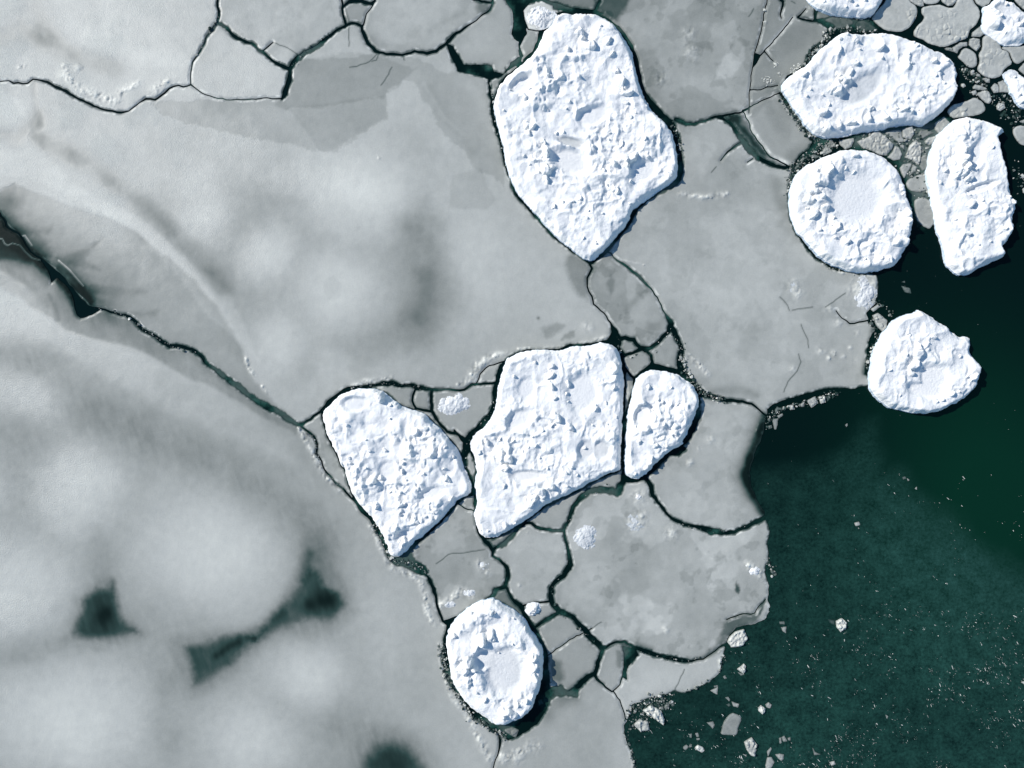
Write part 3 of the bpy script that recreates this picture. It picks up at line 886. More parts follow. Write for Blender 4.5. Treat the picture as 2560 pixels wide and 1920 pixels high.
soft_line("R 640,1330 720,1500 760,1640", -22, 7)
soft_line("R -300,330 0,420 300,640 560,830 850,1000 1120,1280 1230,1440", -38, 30)
soft_line("R 0,300 300,520 700,760 1000,960 1300,1240 1500,1400", -22, 75)
soft_poly("R 150,470 640,470 690,430 640,560 330,560", -16, 9)
soft_poly("R 520,800 820,835 1020,755 1340,600 1180,760 1120,850 1290,1010 1000,960 800,900", -20, 9)
soft_poly("R 1050,1200 1500,1230 1900,1290 1500,1330 1180,1290", -14, 10)
soft_poly("R 1700,1540 2060,1520 2000,1600 1800,1620", -18, 10)
soft_line("R 760,960 930,1080 1060,1220 1200,1400", -40, 9)
soft_line("D 600,380 800,430 900,520 1000,600", -14, 20)
# centre sheet
V0 = V.copy()
CEN = LAB == comp_at(sk("S 600,500")[0])
WES = LAB == comp_at(sk("S 300,1200")[0])


def lobes(text, amp):
    """thick round snow domes showing through as pale discs; the deepest snow wins where they touch"""
    acc = np.zeros(X.shape)
    for q in text.split()[1:]:
        px, py, rx, ry, rot, k = [float(t) for t in q.split(',')]
        Wq = G.win(px - 2.2 * rx - 60, py - 2.2 * max(rx, ry), px + 2.2 * rx + 60, py + 2.2 * max(rx, ry))
        c, sn = math.cos(R(rot)), math.sin(R(rot))
        dx, dy = X[Wq] - px, Y[Wq] - py
        d = np.hypot((dx * c + dy * sn) / rx, (-dx * sn + dy * c) / ry) + NZ1[Wq] * 0.05
        p_ = k * np.exp(-np.maximum(d * 0.98, 0) ** 2.3)
        acc[Wq] = np.log(np.exp(acc[Wq] * 9) + np.exp(p_ * 9) - 1) / 9
    V[:] += amp * acc


soft_poly("P 405,492 580,450 780,490 985,520 1100,580 1160,750 1070,870 870,930 700,960 600,870 550,720 460,610", -19, 40, warp=8)
lobes("P 509,532,72,88,0,1 677,642,74,72,0,1 839,729,120,112,0,1.05 700,856,74,82,0,0.95 905,500,135,120,0,1 830,905,56,48,0,0.6 1180,640,80,150,0,0.35", 38)
soft_line("P 1040,560 1062,650 1080,730 1050,790", -21, 62)
soft_line("P 1060,690 1085,745", -12, 28)
soft_line("P 1045,800 960,840 880,860", -13, 40)
soft_line("P 1030,340 1065,470 1050,560", -8, 44)
soft_poly("P 806,705 835,688 858,712 850,745 826,752 815,735", -9, 4)
soft_poly("P 1130,440 1200,425 1240,500 1215,525 1120,520", -9, 4)
soft_poly("S 330,225 400,270 500,290 560,300 640,320 720,332 800,275 830,255 840,195 872,176 902,182 922,232 962,292 1012,342 1080,402 1097,422 1078,300 1062,165 970,155 880,120 800,120 640,130 600,215 480,212", -15, 3.5, warp=11)
soft_poly("S 640,130 760,110 900,150 850,195 830,212 700,232 620,238 600,225", -13, 3.5, warp=9)
soft_poly("S 620,235 840,205 835,250 790,280 720,325 690,330 660,280", -7, 4)
soft_line("S 925,190 970,260 1020,330", -8, 12)
soft_line("S 915,180 960,255 1000,290", 8, 5)
soft_line("S 985,150 1030,200 1070,290", 10, 20)
soft_line("S -60,290 40,300 85,255 72,290 100,312 200,360 290,430 350,480 430,560 480,620", -27, 18)
soft_line("S 75,180 80,230 90,270", -18, 10)
soft_line("S -60,100 40,70 110,90 180,130 250,145", -24, 20)
soft_line("S 90,-60 80,20 110,80", -22, 22)
soft_poly("S -60,150 60,230 70,300 150,390 300,470 500,640 560,780 470,700 300,500 100,400 -60,360", 10, 8, warp=8)
soft_spot("S 40,230,70 150,430,60 250,470,60", 8, 50)
# south-west sheet
V[WES] -= 22 * sst(700, 1150, Y[WES] + X[WES] * 0.15) * sst(1060, 720, X[WES] - (Y[WES] - 1200) * 0.25)
lobes("P 203,1226,118,128,10,1 525,1385,190,158,20,1.08 30,1460,150,125,0,1 180,1800,250,165,0,1.08 775,1690,125,92,0,1 620,1850,150,120,0,1 80,985,120,66,10,0.6 -60,1230,90,90,0,0.7 930,1600,90,200,0,0.5", 44)
soft_line("P 240,1325 270,1440 260,1500", -10, 30)
soft_line("P 420,1850 400,1750 430,1690", -14, 46)
soft_line("P 0,1660 150,1610 260,1600", -12, 30)
soft_line("P 770,1290 800,1390 830,1450", -16, 40)
soft_line("P 860,1800 960,1830 1000,1900", -12, 50)
soft_poly("S -60,540 0,570 100,630 160,690 230,740 400,790 560,890 640,1000 600,990 450,930 300,850 100,740 -60,690", 13, 22, warp=8)
soft_line("S -60,770 0,772 100,800 160,860 280,925 330,945 400,975 480,1015 560,1060 640,1120 690,1190", -15, 34)
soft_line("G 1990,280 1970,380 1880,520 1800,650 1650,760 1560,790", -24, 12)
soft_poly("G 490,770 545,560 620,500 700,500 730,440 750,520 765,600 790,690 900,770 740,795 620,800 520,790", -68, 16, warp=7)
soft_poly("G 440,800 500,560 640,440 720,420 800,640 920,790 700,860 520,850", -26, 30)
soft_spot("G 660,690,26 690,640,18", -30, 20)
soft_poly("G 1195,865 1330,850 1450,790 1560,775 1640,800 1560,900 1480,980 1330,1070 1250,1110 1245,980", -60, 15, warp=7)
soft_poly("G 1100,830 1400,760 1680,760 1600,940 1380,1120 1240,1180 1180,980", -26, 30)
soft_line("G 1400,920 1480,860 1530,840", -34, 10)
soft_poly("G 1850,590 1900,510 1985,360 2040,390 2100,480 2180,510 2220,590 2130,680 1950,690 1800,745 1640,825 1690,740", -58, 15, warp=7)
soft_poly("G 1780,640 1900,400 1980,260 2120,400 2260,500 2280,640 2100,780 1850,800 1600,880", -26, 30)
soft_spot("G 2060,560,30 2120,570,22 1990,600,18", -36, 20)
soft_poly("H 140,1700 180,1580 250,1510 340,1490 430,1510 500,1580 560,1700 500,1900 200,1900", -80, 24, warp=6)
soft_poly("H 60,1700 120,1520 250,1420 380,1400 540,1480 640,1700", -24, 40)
soft_line("G 620,830 750,870 500,830", 10, 8)
# north-west and northern floes
soft_spot("S 250,60,160", 4, 100)
soft_line("S 150,60 260,120 380,130", 10, 26)
soft_spot("B 500,60,60 900,250,40 300,200,50", 7, 50)
soft_line("B 200,250 300,300 420,320", -10, 14)
soft_line("B 580,200 680,140 800,80", -10, 8)
soft_poly("B 1640,-300 1860,-300 1860,0 1800,100 1780,140 1700,100 1640,60", -62, 8)
soft_poly("C 640,700 800,850 850,910 720,1050 690,1060 560,980 470,850 450,760 600,620", 14, 8)
soft_poly("B 1380,-300 1665,-300 1655,60 1560,75 1450,60 1370,20", -42, 6)
soft_poly("B 860,-20 980,0 960,90 900,100 870,60", -55, 8)
soft_poly("C 220,520 250,430 360,260 410,300 420,380 330,500", 20, 5)
soft_line("C 0,520 120,560 250,560", 8, 30)
soft_line("C 540,320 630,220 720,115", 24, 5)
soft_poly("C 640,240 730,160 880,150 900,250 780,320 660,360", -12, 14)
soft_poly("C 300,735 385,735 390,800 450,850 600,1020 520,1000 400,860 350,800 310,780", -66, 8)
soft_line("C 400,715 440,780 455,835 515,925 585,1010 690,1060", 34, 9)
soft_poly("C 560,640 700,760 700,900 640,900 560,780", -12, 16)
soft_poly("C 700,980 830,900 850,960 720,1060 660,1040", -22, 16)
# east and south-east floes
soft_line("C 0,1100 200,1200 400,1250", -6, 40)
soft_line("C 620,1180 660,1350 700,1450 760,1530", -24, 18)
soft_line("C 400,1320 560,1400 700,1470", 8, 40)
soft_spot("F 300,300,60 400,700,60 600,600,50 200,180,60", 8, 60)
soft_line("F 1190,740 1225,600 1240,480", -75, 9)
soft_line("F 200,870 400,860 480,890", -22, 12)
soft_line("F 545,1040 520,1110 498,1170 468,1240 440,1320 422,1400 446,1480 484,1560 530,1640", -125, 13)
soft_line("F 510,1040 480,1150 440,1250 400,1350 400,1420 440,1520", -30, 22)
soft_line("F 850,880 1000,860 1200,850", -10, 6)
soft_line("F 470,1150 420,1250 380,1400", -12, 28)
soft_poly("I 230,860 300,690 400,650 500,660 490,700 420,735 350,750 300,800 280,880 200,930 100,960 0,970 0,945 140,930", -72, 9)
soft_poly("I 345,470 360,440 385,500 375,530 350,500", -90, 4)
soft_poly("I 510,590 545,555 555,575 510,650", -90, 4)
soft_line("I 30,955 -200,900 -400,840", -30, 8)
soft_line("H 1790,820 1900,850 2000,880", -34, 9)
soft_line("H 1420,480 1400,560", -14, 8)
soft_poly("I 120,300 160,260 210,290 230,330 180,360", 14, 4)
soft_poly("H 1920,600 2000,580 2140,600 2140,700 2060,780 1960,800 1920,720", 13, 5)
soft_poly("H 1800,380 1960,330 1980,480 1800,560 1700,600 1720,480", -9, 5)
soft_poly("H 1480,540 1660,560 1640,480 1760,400 1700,320 1560,330 1500,420", 6, 6)
soft_poly("H 1360,930 1420,960 1440,1050 1420,1110 1350,1080", -46, 9)
soft_line("H 1480,1150 1560,1080 1620,1040", -60, 8)
soft_poly("H 1770,880 1815,890 1812,1000 1790,990", -30, 5)
soft_line("H 1330,1300 1360,1230 1480,1190", -26, 22)
soft_line("H 1810,1500 1850,1600 1880,1700", 12, 30)
soft_poly("H 2000,1000 2212,1010 2150,1130 2000,1170 1900,1200 1860,1120", 8, 20)
soft_poly("E 1460,0 1560,-20 1640,80 1590,160 1600,290 1540,260 1490,180 1450,60", -42, 9)
soft_poly("E 1740,130 1770,160 1740,250 1720,180", -30, 6)
soft_line("E 1840,350 1920,260 1980,220", -16, 8)
soft_poly("E 1980,430 2060,420 2080,470 2010,500 1970,470", -18, 8)
soft_poly("E 1290,470 1390,420 1440,450 1400,500 1330,540 1300,500", -30, 7)
soft_poly("E 1440,500 1520,470 1500,520 1420,540", -34, 4)
soft_spot("E 1275,400,4", -60, 4)
soft_line("N 300,1150 420,1120 450,1180", -14, 14)

# --- mottle
V += fbm(X, Y, 230, 21, 3) * 18 + fbm(X, Y, 70, 22, 4) * 13 * ROUGHM + fbm(X, Y, 20, 23, 3) * 7 * ROUGHM
pat = fbm(X, Y, 95, 31, 4, 0.55)
V += (sst(-0.03, 0.03, pat) - 0.5) * 15 * np.clip(ROUGHM - 0.85, 0, 1.0)
pat2 = fbm(X * 1.0, Y * 1.0, 40, 33, 4, 0.6)
V -= sst(0.12, 0.2, pat2) * 16 * np.clip(ROUGHM - 0.9, 0, 1.0)
# wind streaks
sx = X * 0.30 + Y * 0.95; sy = -X * 0.95 + Y * 0.30
st_ = fbm(sx / 7.0, sy, 9, 35, 3)
st2 = fbm(sx / 3.2, sy / 1.0, 10, 36, 2)
V += (st_ * 9 + st2 * 15) * sst(182, 130, V) * (LAB == comp_at(sk("S 300,1200")[0]))

# --- rubble frozen into the sheets: bright and lumpy
RUB = np.zeros(X.shape)


def rub_line(s, amp=1.0):
    def fn(W, d, wd):
        RUB[W] = np.maximum(RUB[W], amp * np.exp(-(d / (wd * 0.75)) ** 2))
    G.line(sk(s), 50, fn)


def rub_spot(s, amp=1.0):
    for q in sk(s):
        W = G.win(q[0] - 2.5 * q[2], q[1] - 2.5 * q[2], q[0] + 2.5 * q[2], q[1] + 2.5 * q[2])
        RUB[W] = np.maximum(RUB[W], amp * np.exp(-((X[W] - q[0]) ** 2 + (Y[W] - q[1]) ** 2) / q[2] ** 2))


for s in ("A 410,440,13 440,500 500,570,15 620,610,15 740,650,14", "A 780,600,14 850,560,10 900,540", "A 1000,580,12 1080,520,8", "A 180,420,6 130,440",
          "E 60,850,7 150,810,9 330,790,8", "E 760,830,8 840,790,13 880,720,15 950,660,13 1060,620,8", "E 1150,600,5 1400,590 1600,550 1730,520,7",
          "D 1585,660,6 1600,720 1640,775,7", "D 1690,840,4 1730,890", "D 1920,1100,6 1980,1200,10 2030,1300,9 2080,1400,8 2180,1500,9",
          "H 190,60,8 230,150,10 290,280,8 340,360,10 450,400,9 520,450,10 550,520,12 560,620,11 600,720,10", "H 640,850,6 650,950 680,1060,8 720,1180,9 800,1280,9 850,1360,10 910,1480,13 960,1570,12",
          "H 1050,1580,16 1200,1520,16 1280,1500,12", "F 950,85,4 1050,110,5 1240,112,5", "C 0,1250,8 150,1270,9 300,1250,10", "H 640,600,10 720,560,12 780,500,14 850,540,12", "H 900,330,14 950,380,12",
          "F 180,760,7 100,680,10 60,640,9", "I 440,340,13 500,380,14 520,420,9", "I 300,690,6 420,650,5", "I 255,950,5 265,1040,4", "I 190,1090,4 90,1135 20,1160",
          "I 570,90,4 585,120", "B 950,490,5 990,590,5", "F 500,1080,2.5 485,1130", "E 1960,60,3 1830,30", "C 560,630,5 640,600", "H 1870,1560,4 1890,1640", "N 440,660,2 260,640"):
    rub_line(s)
for s in ("H 1240,1500,16 1130,1570,18", "F 1150,220,26 1190,300,20 1220,180,16", "E 1920,1545,18", "H 1900,60,26 1930,20,18 2130,130,16", "H 1310,720,10", "F 730,200,18 760,240,14", "F 900,610,10 985,625,7 955,655,5 1045,645,6 1090,590,5 1120,675,5 1140,495,8 1010,430,10 960,340,10 720,730,8",
          "F 190,1180,10 60,1330,10 120,1240,6", "C 60,220,16 70,330,20 90,385,8", "B 2065,510,17", "N 270,120,5 270,290,4", "E 1590,460,12", "H 480,270,8", "H 1210,125,4 1150,470,4", "H 2090,760,8", "S 140,160,14 170,150,10", "S 820,340,5"):
    rub_spot(s, 0.8)
rb = np.clip(fbm(X, Y, 15, 41, 4, 0.7) * 2.4, -1, 1)
f1, f2, cx_, cy_, ox_, oy_ = worley(X + NZ1 * 9 + NZ2 * 4, Y + NZ2 * 6 - NZ1 * 5, 8.0, 43)
blk = _h(cx_, cy_, 44) * sst(0.0, 0.22, f2 - f1)
V += RUB * (22 + 18 * (blk - 0.3) + 52 * rb)
ZR = RUB * (0.05 + 0.12 * blk * (_h(cx_, cy_, 47) > 0.5) + 0.16 * rb)

# --- edges: wet dark margin, thin bright rim of washed-up slush
ed = np.clip(F, 0, 60)
V -= np.exp(-(ed / 6.5) ** 2) * (16 + 34 * NZ2 + 18 * NZ1) * np.clip((LEADW - 2.5) / 8.0, 0.15, 1.0)
LK = np.clip((LEADW - 2.5) / 8.0, 0.0, 1.0)
wet = sst(4.2, 0.6, ed + 2.6 * NZ2 + 2.2 * NZ1) * 0.72 * LK
V = V * (1 - wet) + 46 * wet
rimm = np.exp(-((ed - 4.2) / 2.2) ** 2) * np.clip(0.05 + 1.9 * NZ2, 0, 1.2)
V += rimm * 60
V -= np.exp(-(ed / 20.0) ** 2) * 9 * np.clip(0.4 + NZ1, 0, 1.4)

soft_line("C 408,724 443,792 460,842 518,930 587,1008 680,1050", 40, 6)
soft_line("C 548,316 637,226 722,122", 30, 5)
soft_line("C 612,622 650,660 720,750", 22, 4)
# --- hairline cracks: thin refrozen dark lines
hair = np.full(X.shape, 50.0)
for ln in HAIR.strip().splitlines():
    def hfn(W, d, wd):
        hair[W] = np.minimum(hair[W], d)
    G.line(wig(sk(ln), 1.4), 12, hfn)
hm = np.exp(-(hair / 1.4) ** 2) * 0.8
V = V * (1 - 0.62 * hm) + 30 * 0.62 * hm
V = np.clip(V, 22, 236)
FROST_GLITTER = np.clip(sst(1250, 0, X + 0.55 * np.abs(Y - 330)), 0, 1) * sst(150, 190, V) * (0.6 + 0.8 * sst(-0.1, 0.25, fbm(X, Y, 90, 61, 4)))  # mask for bump grain and glitter, strongest towards the sunward edge
V += FROST_GLITTER * 17  # sun glitter painted into the ice tone as extra brightness
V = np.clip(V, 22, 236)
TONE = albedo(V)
# ice surface: drifts are a little higher where the snow is thicker
ZICE = 0.13 + 0.02 * NZ1 + ZR
ZICE = np.maximum(ZICE * (0.45 + 0.55 * sst(0, 6, F)), 0.03)
TONE0 = TONE

SHEETS = {}
for c, n in sorted(COMP.items(), key=lambda z: -z[1]):
    e = SEEDED.get(c)
    if e is None and n < 60:
        continue
    jj, ii = np.nonzero(LAB == c)
    if e is None:
        print("UNNAMED", n, int(X[jj, ii].mean()), int(Y[jj, ii].mean()))
        continue
    j0, j1, i0, i1 = max(jj.min() - 2, 0), jj.max() + 3, max(ii.min() - 2, 0), ii.max() + 3
    W = (slice(j0, j1), slice(i0, i1))
    own = (LAB[W] == c)
    Fm = np.where(own | (LAB[W] < 0), F[W], -1.0)
    Fm = np.where(own, F[W], np.minimum(Fm, -0.02))
    o = field_mesh(e[1], G.xs[i0:i1], G.ys[j0:j1], Fm, ZICE[W], {"tone": TONE[W], "frost_glitter": FROST_GLITTER[W]}, -0.5, M_GREY)
    tag(o, e[4], "ice sheet" if e[1] == "ice_sheet" else ("ice slab" if e[1] == "ice_slab" else "ice floe"))
    SHEETS[e[0]] = o
print("sheets", len(SHEETS))


# ------------------------------------------------------------------ snow floes
BLOCKS = []


def block_mesh(seed):
    rs = random.Random(seed)
    bm = bmesh.new()
    sx, sy, sz = 1.0, rs.uniform(0.55, 0.95), rs.uniform(0.28, 0.55)
    n = rs.choice([4, 5, 5, 6])
    ring = []
    a0 = rs.uniform(0, 6.28)
    for i in range(n):
        a = a0 + 6.283 * (i + rs.uniform(-0.28, 0.28)) / n
        ring.append((math.cos(a) * sx * rs.uniform(0.75, 1.05), math.sin(a) * sy * rs.uniform(0.75, 1.05)))
    for (x, y) in ring:
        bm.verts.new((x, y, -sz)); bm.verts.new((x * rs.uniform(0.8, 1.0), y * rs.uniform(0.8, 1.0), sz * rs.uniform(0.75, 1.1)))
    bmesh.ops.convex_hull(bm, input=list(bm.verts))
    bmesh.ops.bevel(bm, geom=list(bm.edges), offset=0.07, segments=1, affect='EDGES')
    me = bpy.data.meshes.new("ice_block")
    bm.to_mesh(me); bm.free()
    at = me.attributes.new("pan", 'FLOAT', 'POINT')
    at.data.foreach_set("value", np.full(len(me.vertices), 0.06, np.float32))
    me.materials.append(M_SNOW)
    return me


for i in range(14):
    BLOCKS.append(block_mesh(200 + i))


def build_floe(key, f):
    P = rounded(f['P'], 1)
    sh = 1 - 0.55 * f['fb'] / HCAM                 # outlines were seen at the height of the rim
    P = np.stack([CX + (P[:, 0] - CX) * sh, CY + (P[:, 1] - CY) * sh], 1)
    st = 1.7
    g = Grid(P[:, 0].min() - 12, P[:, 1].min() - 12, P[:, 0].max() + 12, P[:, 1].max() + 12, st)
    x, y = g.X, g.Y
    sd = sdf_poly(x, y, P)
    s = f['seed']
    n1 = fbm(x, y, 34, s, 4, 0.55) * 2; n2 = fbm(x, y, 9, s + 1, 3, 0.6) * 2
    n3 = fbm(x, y, 16, s + 14, 3, 0.6) * 2
    sd = sd + n1 * 2.6 + n3 * 2.2 + n2 * 2.0
    wx = x + fbm(x, y, 22, s + 2, 3) * 14; wy = y + fbm(x, y, 22, s + 3, 3) * 14
    fb = f['fb']
    h = fb * (0.42 + 0.58 * sst(0, f['ew'], sd + n1 * 3))
    und = fbm(x, y, 110, s + 4, 3) * 0.65 + fbm(wx, wy, 42, s + 5, 3) * 0.75 * min(1, f['rough'])
    inner = sst(4, 22, sd)
    ro = f['rough'] * sst(-0.13, 0.17, fbm(x, y, 80, s + 6, 3) + 0.02)
    pan = np.zeros(x.shape)
    smooth = np.zeros(x.shape)
    if f['pans']:
        t = TILES['P']
        for tok in f['pans'].split():
            if tok in TILES:
                t = TILES[tok]; continue
            px, py, rx, ry, rot, grey = [float(q) for q in tok.split(',')]
            px, py, rx, ry = t[0] + px / t[2], t[1] + py / t[2], rx / t[2], ry / t[2]
            c, sn = math.cos(R(rot)), math.sin(R(rot))
            ax = (x - px) * c + (y - py) * sn; ay = -(x - px) * sn + (y - py) * c
            d = np.hypot(ax / rx, ay / ry) + n1 * 0.12
            m = sst(1.22, 0.68, d)
            smooth = np.maximum(smooth, m)
            pan = np.maximum(pan, m * grey * (0.75 + 0.5 * n1))
    ro = ro * (1 - smooth)
    h = h + und * (1 - 0.85 * smooth)
    h = h * (1 - smooth * 0.42) + smooth * 0.10 * fb
    # snowed-in blocks of several sizes
    for (sc, amp, dens, sd_) in ((44, 0.28, 0.34, 1), (21, 0.15, 0.36, 2)):
        f1, f2, cx, cy, ox, oy = worley(wx, wy, sc, s * 3 + sd_)
        r0 = _h(cx, cy, s + 50 + sd_); r1 = _h(cx, cy, s + 60 + sd_) - 0.5; r2 = _h(cx, cy, s + 70 + sd_) - 0.5; r3 = _h(cx, cy, s + 80 + sd_)
        b = amp * (0.35 + 0.9 * r3) + (ox * r1 + oy * r2) / sc * amp * 0.9
        m = sst(0.02, 0.45, f2 - f1) * (r0 < dens * (0.35 + 0.65 * f['rough']))
        h = h + np.maximum(b, 0) * m * ro * inner
    h = h + (fbm(wx, wy, 12, s + 12, 4, 0.68) * 0.46 + np.maximum(fbm(wx, wy, 20, s + 13, 2), 0) ** 1.2 * 0.55) * np.minimum(ro, 1.2) * inner + n2 * 0.03 * (0.4 + ro) + fbm(x, y, 6, s + 8, 2) * 0.05 * (0.25 + ro)
    rx_ = x * 0.5 + y * 0.87; ry_ = -x * 0.87 + y * 0.5
    rdg = (1 - np.abs(2 * vn(wx / 62 + n1 * 0.12, wy / 62, s + 21) - 1)) ** 5 + 0.6 * (1 - np.abs(2 * vn(wx / 33, wy / 33 + n1 * 0.1, s + 22) - 1)) ** 5
    h = h + rdg * 0.34 * (0.35 + 0.65 * np.minimum(ro, 1)) * (1 - smooth) * inner
    h = h * (1 + 0.30 * fbm(x, y, 60, s + 23, 2) * sst(45, 5, sd) * 2)
    # a faint softening, as wind packed snow does
    k = h.copy()
    k[1:-1, 1:-1] = (h[1:-1, 1:-1] * 4 + h[:-2, 1:-1] + h[2:, 1:-1] + h[1:-1, :-2] + h[1:-1, 2:]) / 8
    h = k.copy()
    k[1:-1, 1:-1] = (h[1:-1, 1:-1] * 4 + h[:-2, 1:-1] + h[2:, 1:-1] + h[1:-1, :-2] + h[1:-1, 2:]) / 8
    h = np.maximum(k, 0.16)
    h = 0.16 + (h - 0.16) * (0.55 + 0.45 * sst(0, 4, sd))
    # the big hummocks, each just sunward of the shadow it throws; every one a part of its floe
    hums = []
    if f['L'] is not None:
        for q in f['L']:
            zs = q[2] if q[4] < 4 else q[2] / 2.0
            rr = q[2] / q[4] * (0.29 + 0.37 * float(sst(26, 50, zs)))
            hh = 0.042 * rr + 0.11
            qx, qy = CX + (q[0] - CX) * sh - rr * 0.95, CY + (q[1] - CY) * sh - rr * 0.5
            Wq = g.win(qx - 2.6 * rr, qy - 2.6 * rr, qx + 2.6 * rr, qy + 2.6 * rr)
            X_, Y_ = x[Wq], y[Wq]
            if X_.size < 30:
                continue
            a = (q[0] * 12.9898 + q[1] * 78.233) % 3.14
            c, sn = math.cos(a), math.sin(a)
            dx = X_ - qx + fbm(X_, Y_, rr * 1.5, s + 90, 3) * rr * 1.9; dy = Y_ - qy + fbm(X_, Y_, rr * 1.5, s + 91, 3) * rr * 1.9
            ax, ay = dx * c + dy * sn, -dx * sn + dy * c
            d = (np.abs(ax / 1.3) ** 2.4 + np.abs(ay / 0.85) ** 2.4) ** (1 / 2.4) / rr
            up = (dx * 0.894 + dy * 0.447) / rr
            top = sst(1.15, 0.30 + 0.3 * sst(-0.6, 0.7, up), d) ** 0.75 * np.clip(0.92 + 0.16 * up, 0.5, 1.2)
            lump = hh * top * sst(0, 7, sd[Wq]) + fbm(X_, Y_, 9, s + 92, 3) * 0.12 * top
            hums.append((Wq, lump))
    o = field_mesh("snow_floe", g.xs, g.ys, sd, h, {"pan": np.clip(pan, 0, 1)}, -0.6, M_SNOW, rim_mat=M_WALL, flare=3.0)
    tag(o, f['label'], "snow floe")
    for (Wq, lump) in hums:
        if min(lump.shape) < 4:
            continue
        hz = h[Wq] + lump
        hz = np.where(lump > 0.03, hz, h[Wq] + 0.02)
        field_mesh("hummock", g.xs[Wq[1]], g.ys[Wq[0]], np.minimum(lump, 0.3) * 6 - 0.2, hz, {"pan": np.clip(pan[Wq] * 0.4, 0, 1)}, 0.1, M_SNOW, parent=o)
    # loose angular blocks standing out of the snow
    rs = random.Random(s)
    area = float((sd > 12).sum()) * st * st
    n = int(min(80, area / 14000 * f['rough']))
    cand = np.argwhere((sd > 10) & (ro > 0.45) & (smooth < 0.05))
    for i in range(n if len(cand) else 0):
        j, ii = cand[rs.randrange(len(cand))]
        sz = rs.choice([0.16, 0.2, 0.24, 0.3, 0.3, 0.4, 0.52]) * (0.8 + 0.2 * f['rough'])
        b = bpy.data.objects.new("ice_block", rs.choice(BLOCKS))
        COL.objects.link(b)
        b.parent = o
        X_, Y_ = to_world(g.xs[ii], g.ys[j])
        b.location = (X_ - o.location.x, Y_ - o.location.y, h[j, ii] + sz * 0.12)
        b.rotation_euler = (rs.gauss(0, 0.4), rs.gauss(0, 0.4), rs.uniform(0, 6.28))
        b.scale = (sz, sz, sz * rs.uniform(0.8, 1.3))
    return o


for k, f in FLOES.items():
    build_floe(k, f)


# ------------------------------------------------------------------ mounds frozen onto the grey floes (parts of them)
def mound(s, hgt, parent_key, seed, pan=0.12, rough=1.0, label=None):
    q = sk(s)[0]
    rx, ry = q[2] / q[4], q[3] / q[4]
    g = Grid(q[0] - rx * 1.6, q[1] - ry * 1.6, q[0] + rx * 1.6, q[1] + ry * 1.6, 1.5)
    x, y = g.X, g.Y
    n1 = fbm(x, y, rx * 0.9, seed, 4, 0.6) * 2
    sd = (1 - np.hypot((x - q[0]) / rx, (y - q[1]) / ry)) * min(rx, ry) + n1 * min(rx, ry) * 0.28
    f1, f2, cx, cy, ox, oy = worley(x + n1 * 4, y - n1 * 3, max(7.0, rx * 0.34), seed + 3)
    b = _h(cx, cy, seed + 4) * sst(0.0, 0.28, f2 - f1)
    n5 = fbm(x, y, 9, seed + 9, 4, 0.65) * 2
    h = 0.10 + hgt * (0.62 * sst(0, min(rx, ry) * 0.9, sd) + rough * sst(0, 5, sd) * (0.22 * b + 0.34 * n5)) + 0.03 * n1
    p = SHEETS.get(parent_key)
    if p is None:
        return
    o = field_mesh("snow_mound", g.xs, g.ys, sd, np.maximum(h, 0.1), {"pan": np.clip(pan + 0.25 * n1, 0, 1)}, 0.02, M_SNOW, parent=p)
    if o and label:
        o["label"] = label


mound("H 1580,155,84,84", 0.40, "S 1430,1250", 5, 0.42, 0.8, "round rough snow mound")
mound("H 1895,60,62,70", 0.22, "S 1430,1250", 6, 0.75, 0.8, "greyish lumpy snow mound")
mound("E 1918,1548,26,30", 0.35, "S 1430,1250", 12, 0.2, 1.0)
mound("I 475,380,50,34", 0.35, "S 1430,1250", 7, 0.2, 1.0, "bright snow heap at the water's edge")
mound("I 440,340,26,22", 0.25, "S 1430,1250", 13, 0.3, 1.0)
mound("E 735,950,118,78", 0.36, "S 1000,880", 8, 0.34, 1.0, "oval rubble mound")
mound("H 1243,625,52,44", 0.85, "S 1155,1318", 9, 0.05, 0.8, "white snow knob throwing a blue shadow")
mound("F 1185,250,74,112", 0.34, "S 1600,600", 10, 0.42, 1.0, "rough white snow patch at the sheet's eastern edge")
mound("F 735,205,46,66", 0.12, "S 1600,600", 14, 0.7, 0.8)
mound("H 830,522,52,30", 0.30, "S 1000,1180", 11, 0.3, 0.9, "tilted pale ice slab")
mound("H 700,590,60,26", 0.26, "S 1000,1180", 15, 0.35, 1.0)
mound("H 925,345,44,36", 0.20, "S 1000,1180", 16, 0.4, 1.0)
mound("B 1285,112,100,76", 0.5, "S 1165,33", 18, 0.2, 1.0, "lumpy white snow cover")

# ------------------------------------------------------------------ small floes and chunks, every one a thing
NCH = [0]
NE = "pancake floes packed in the north-east"
BF = "broken chunks packed between the three eastern snow floes"


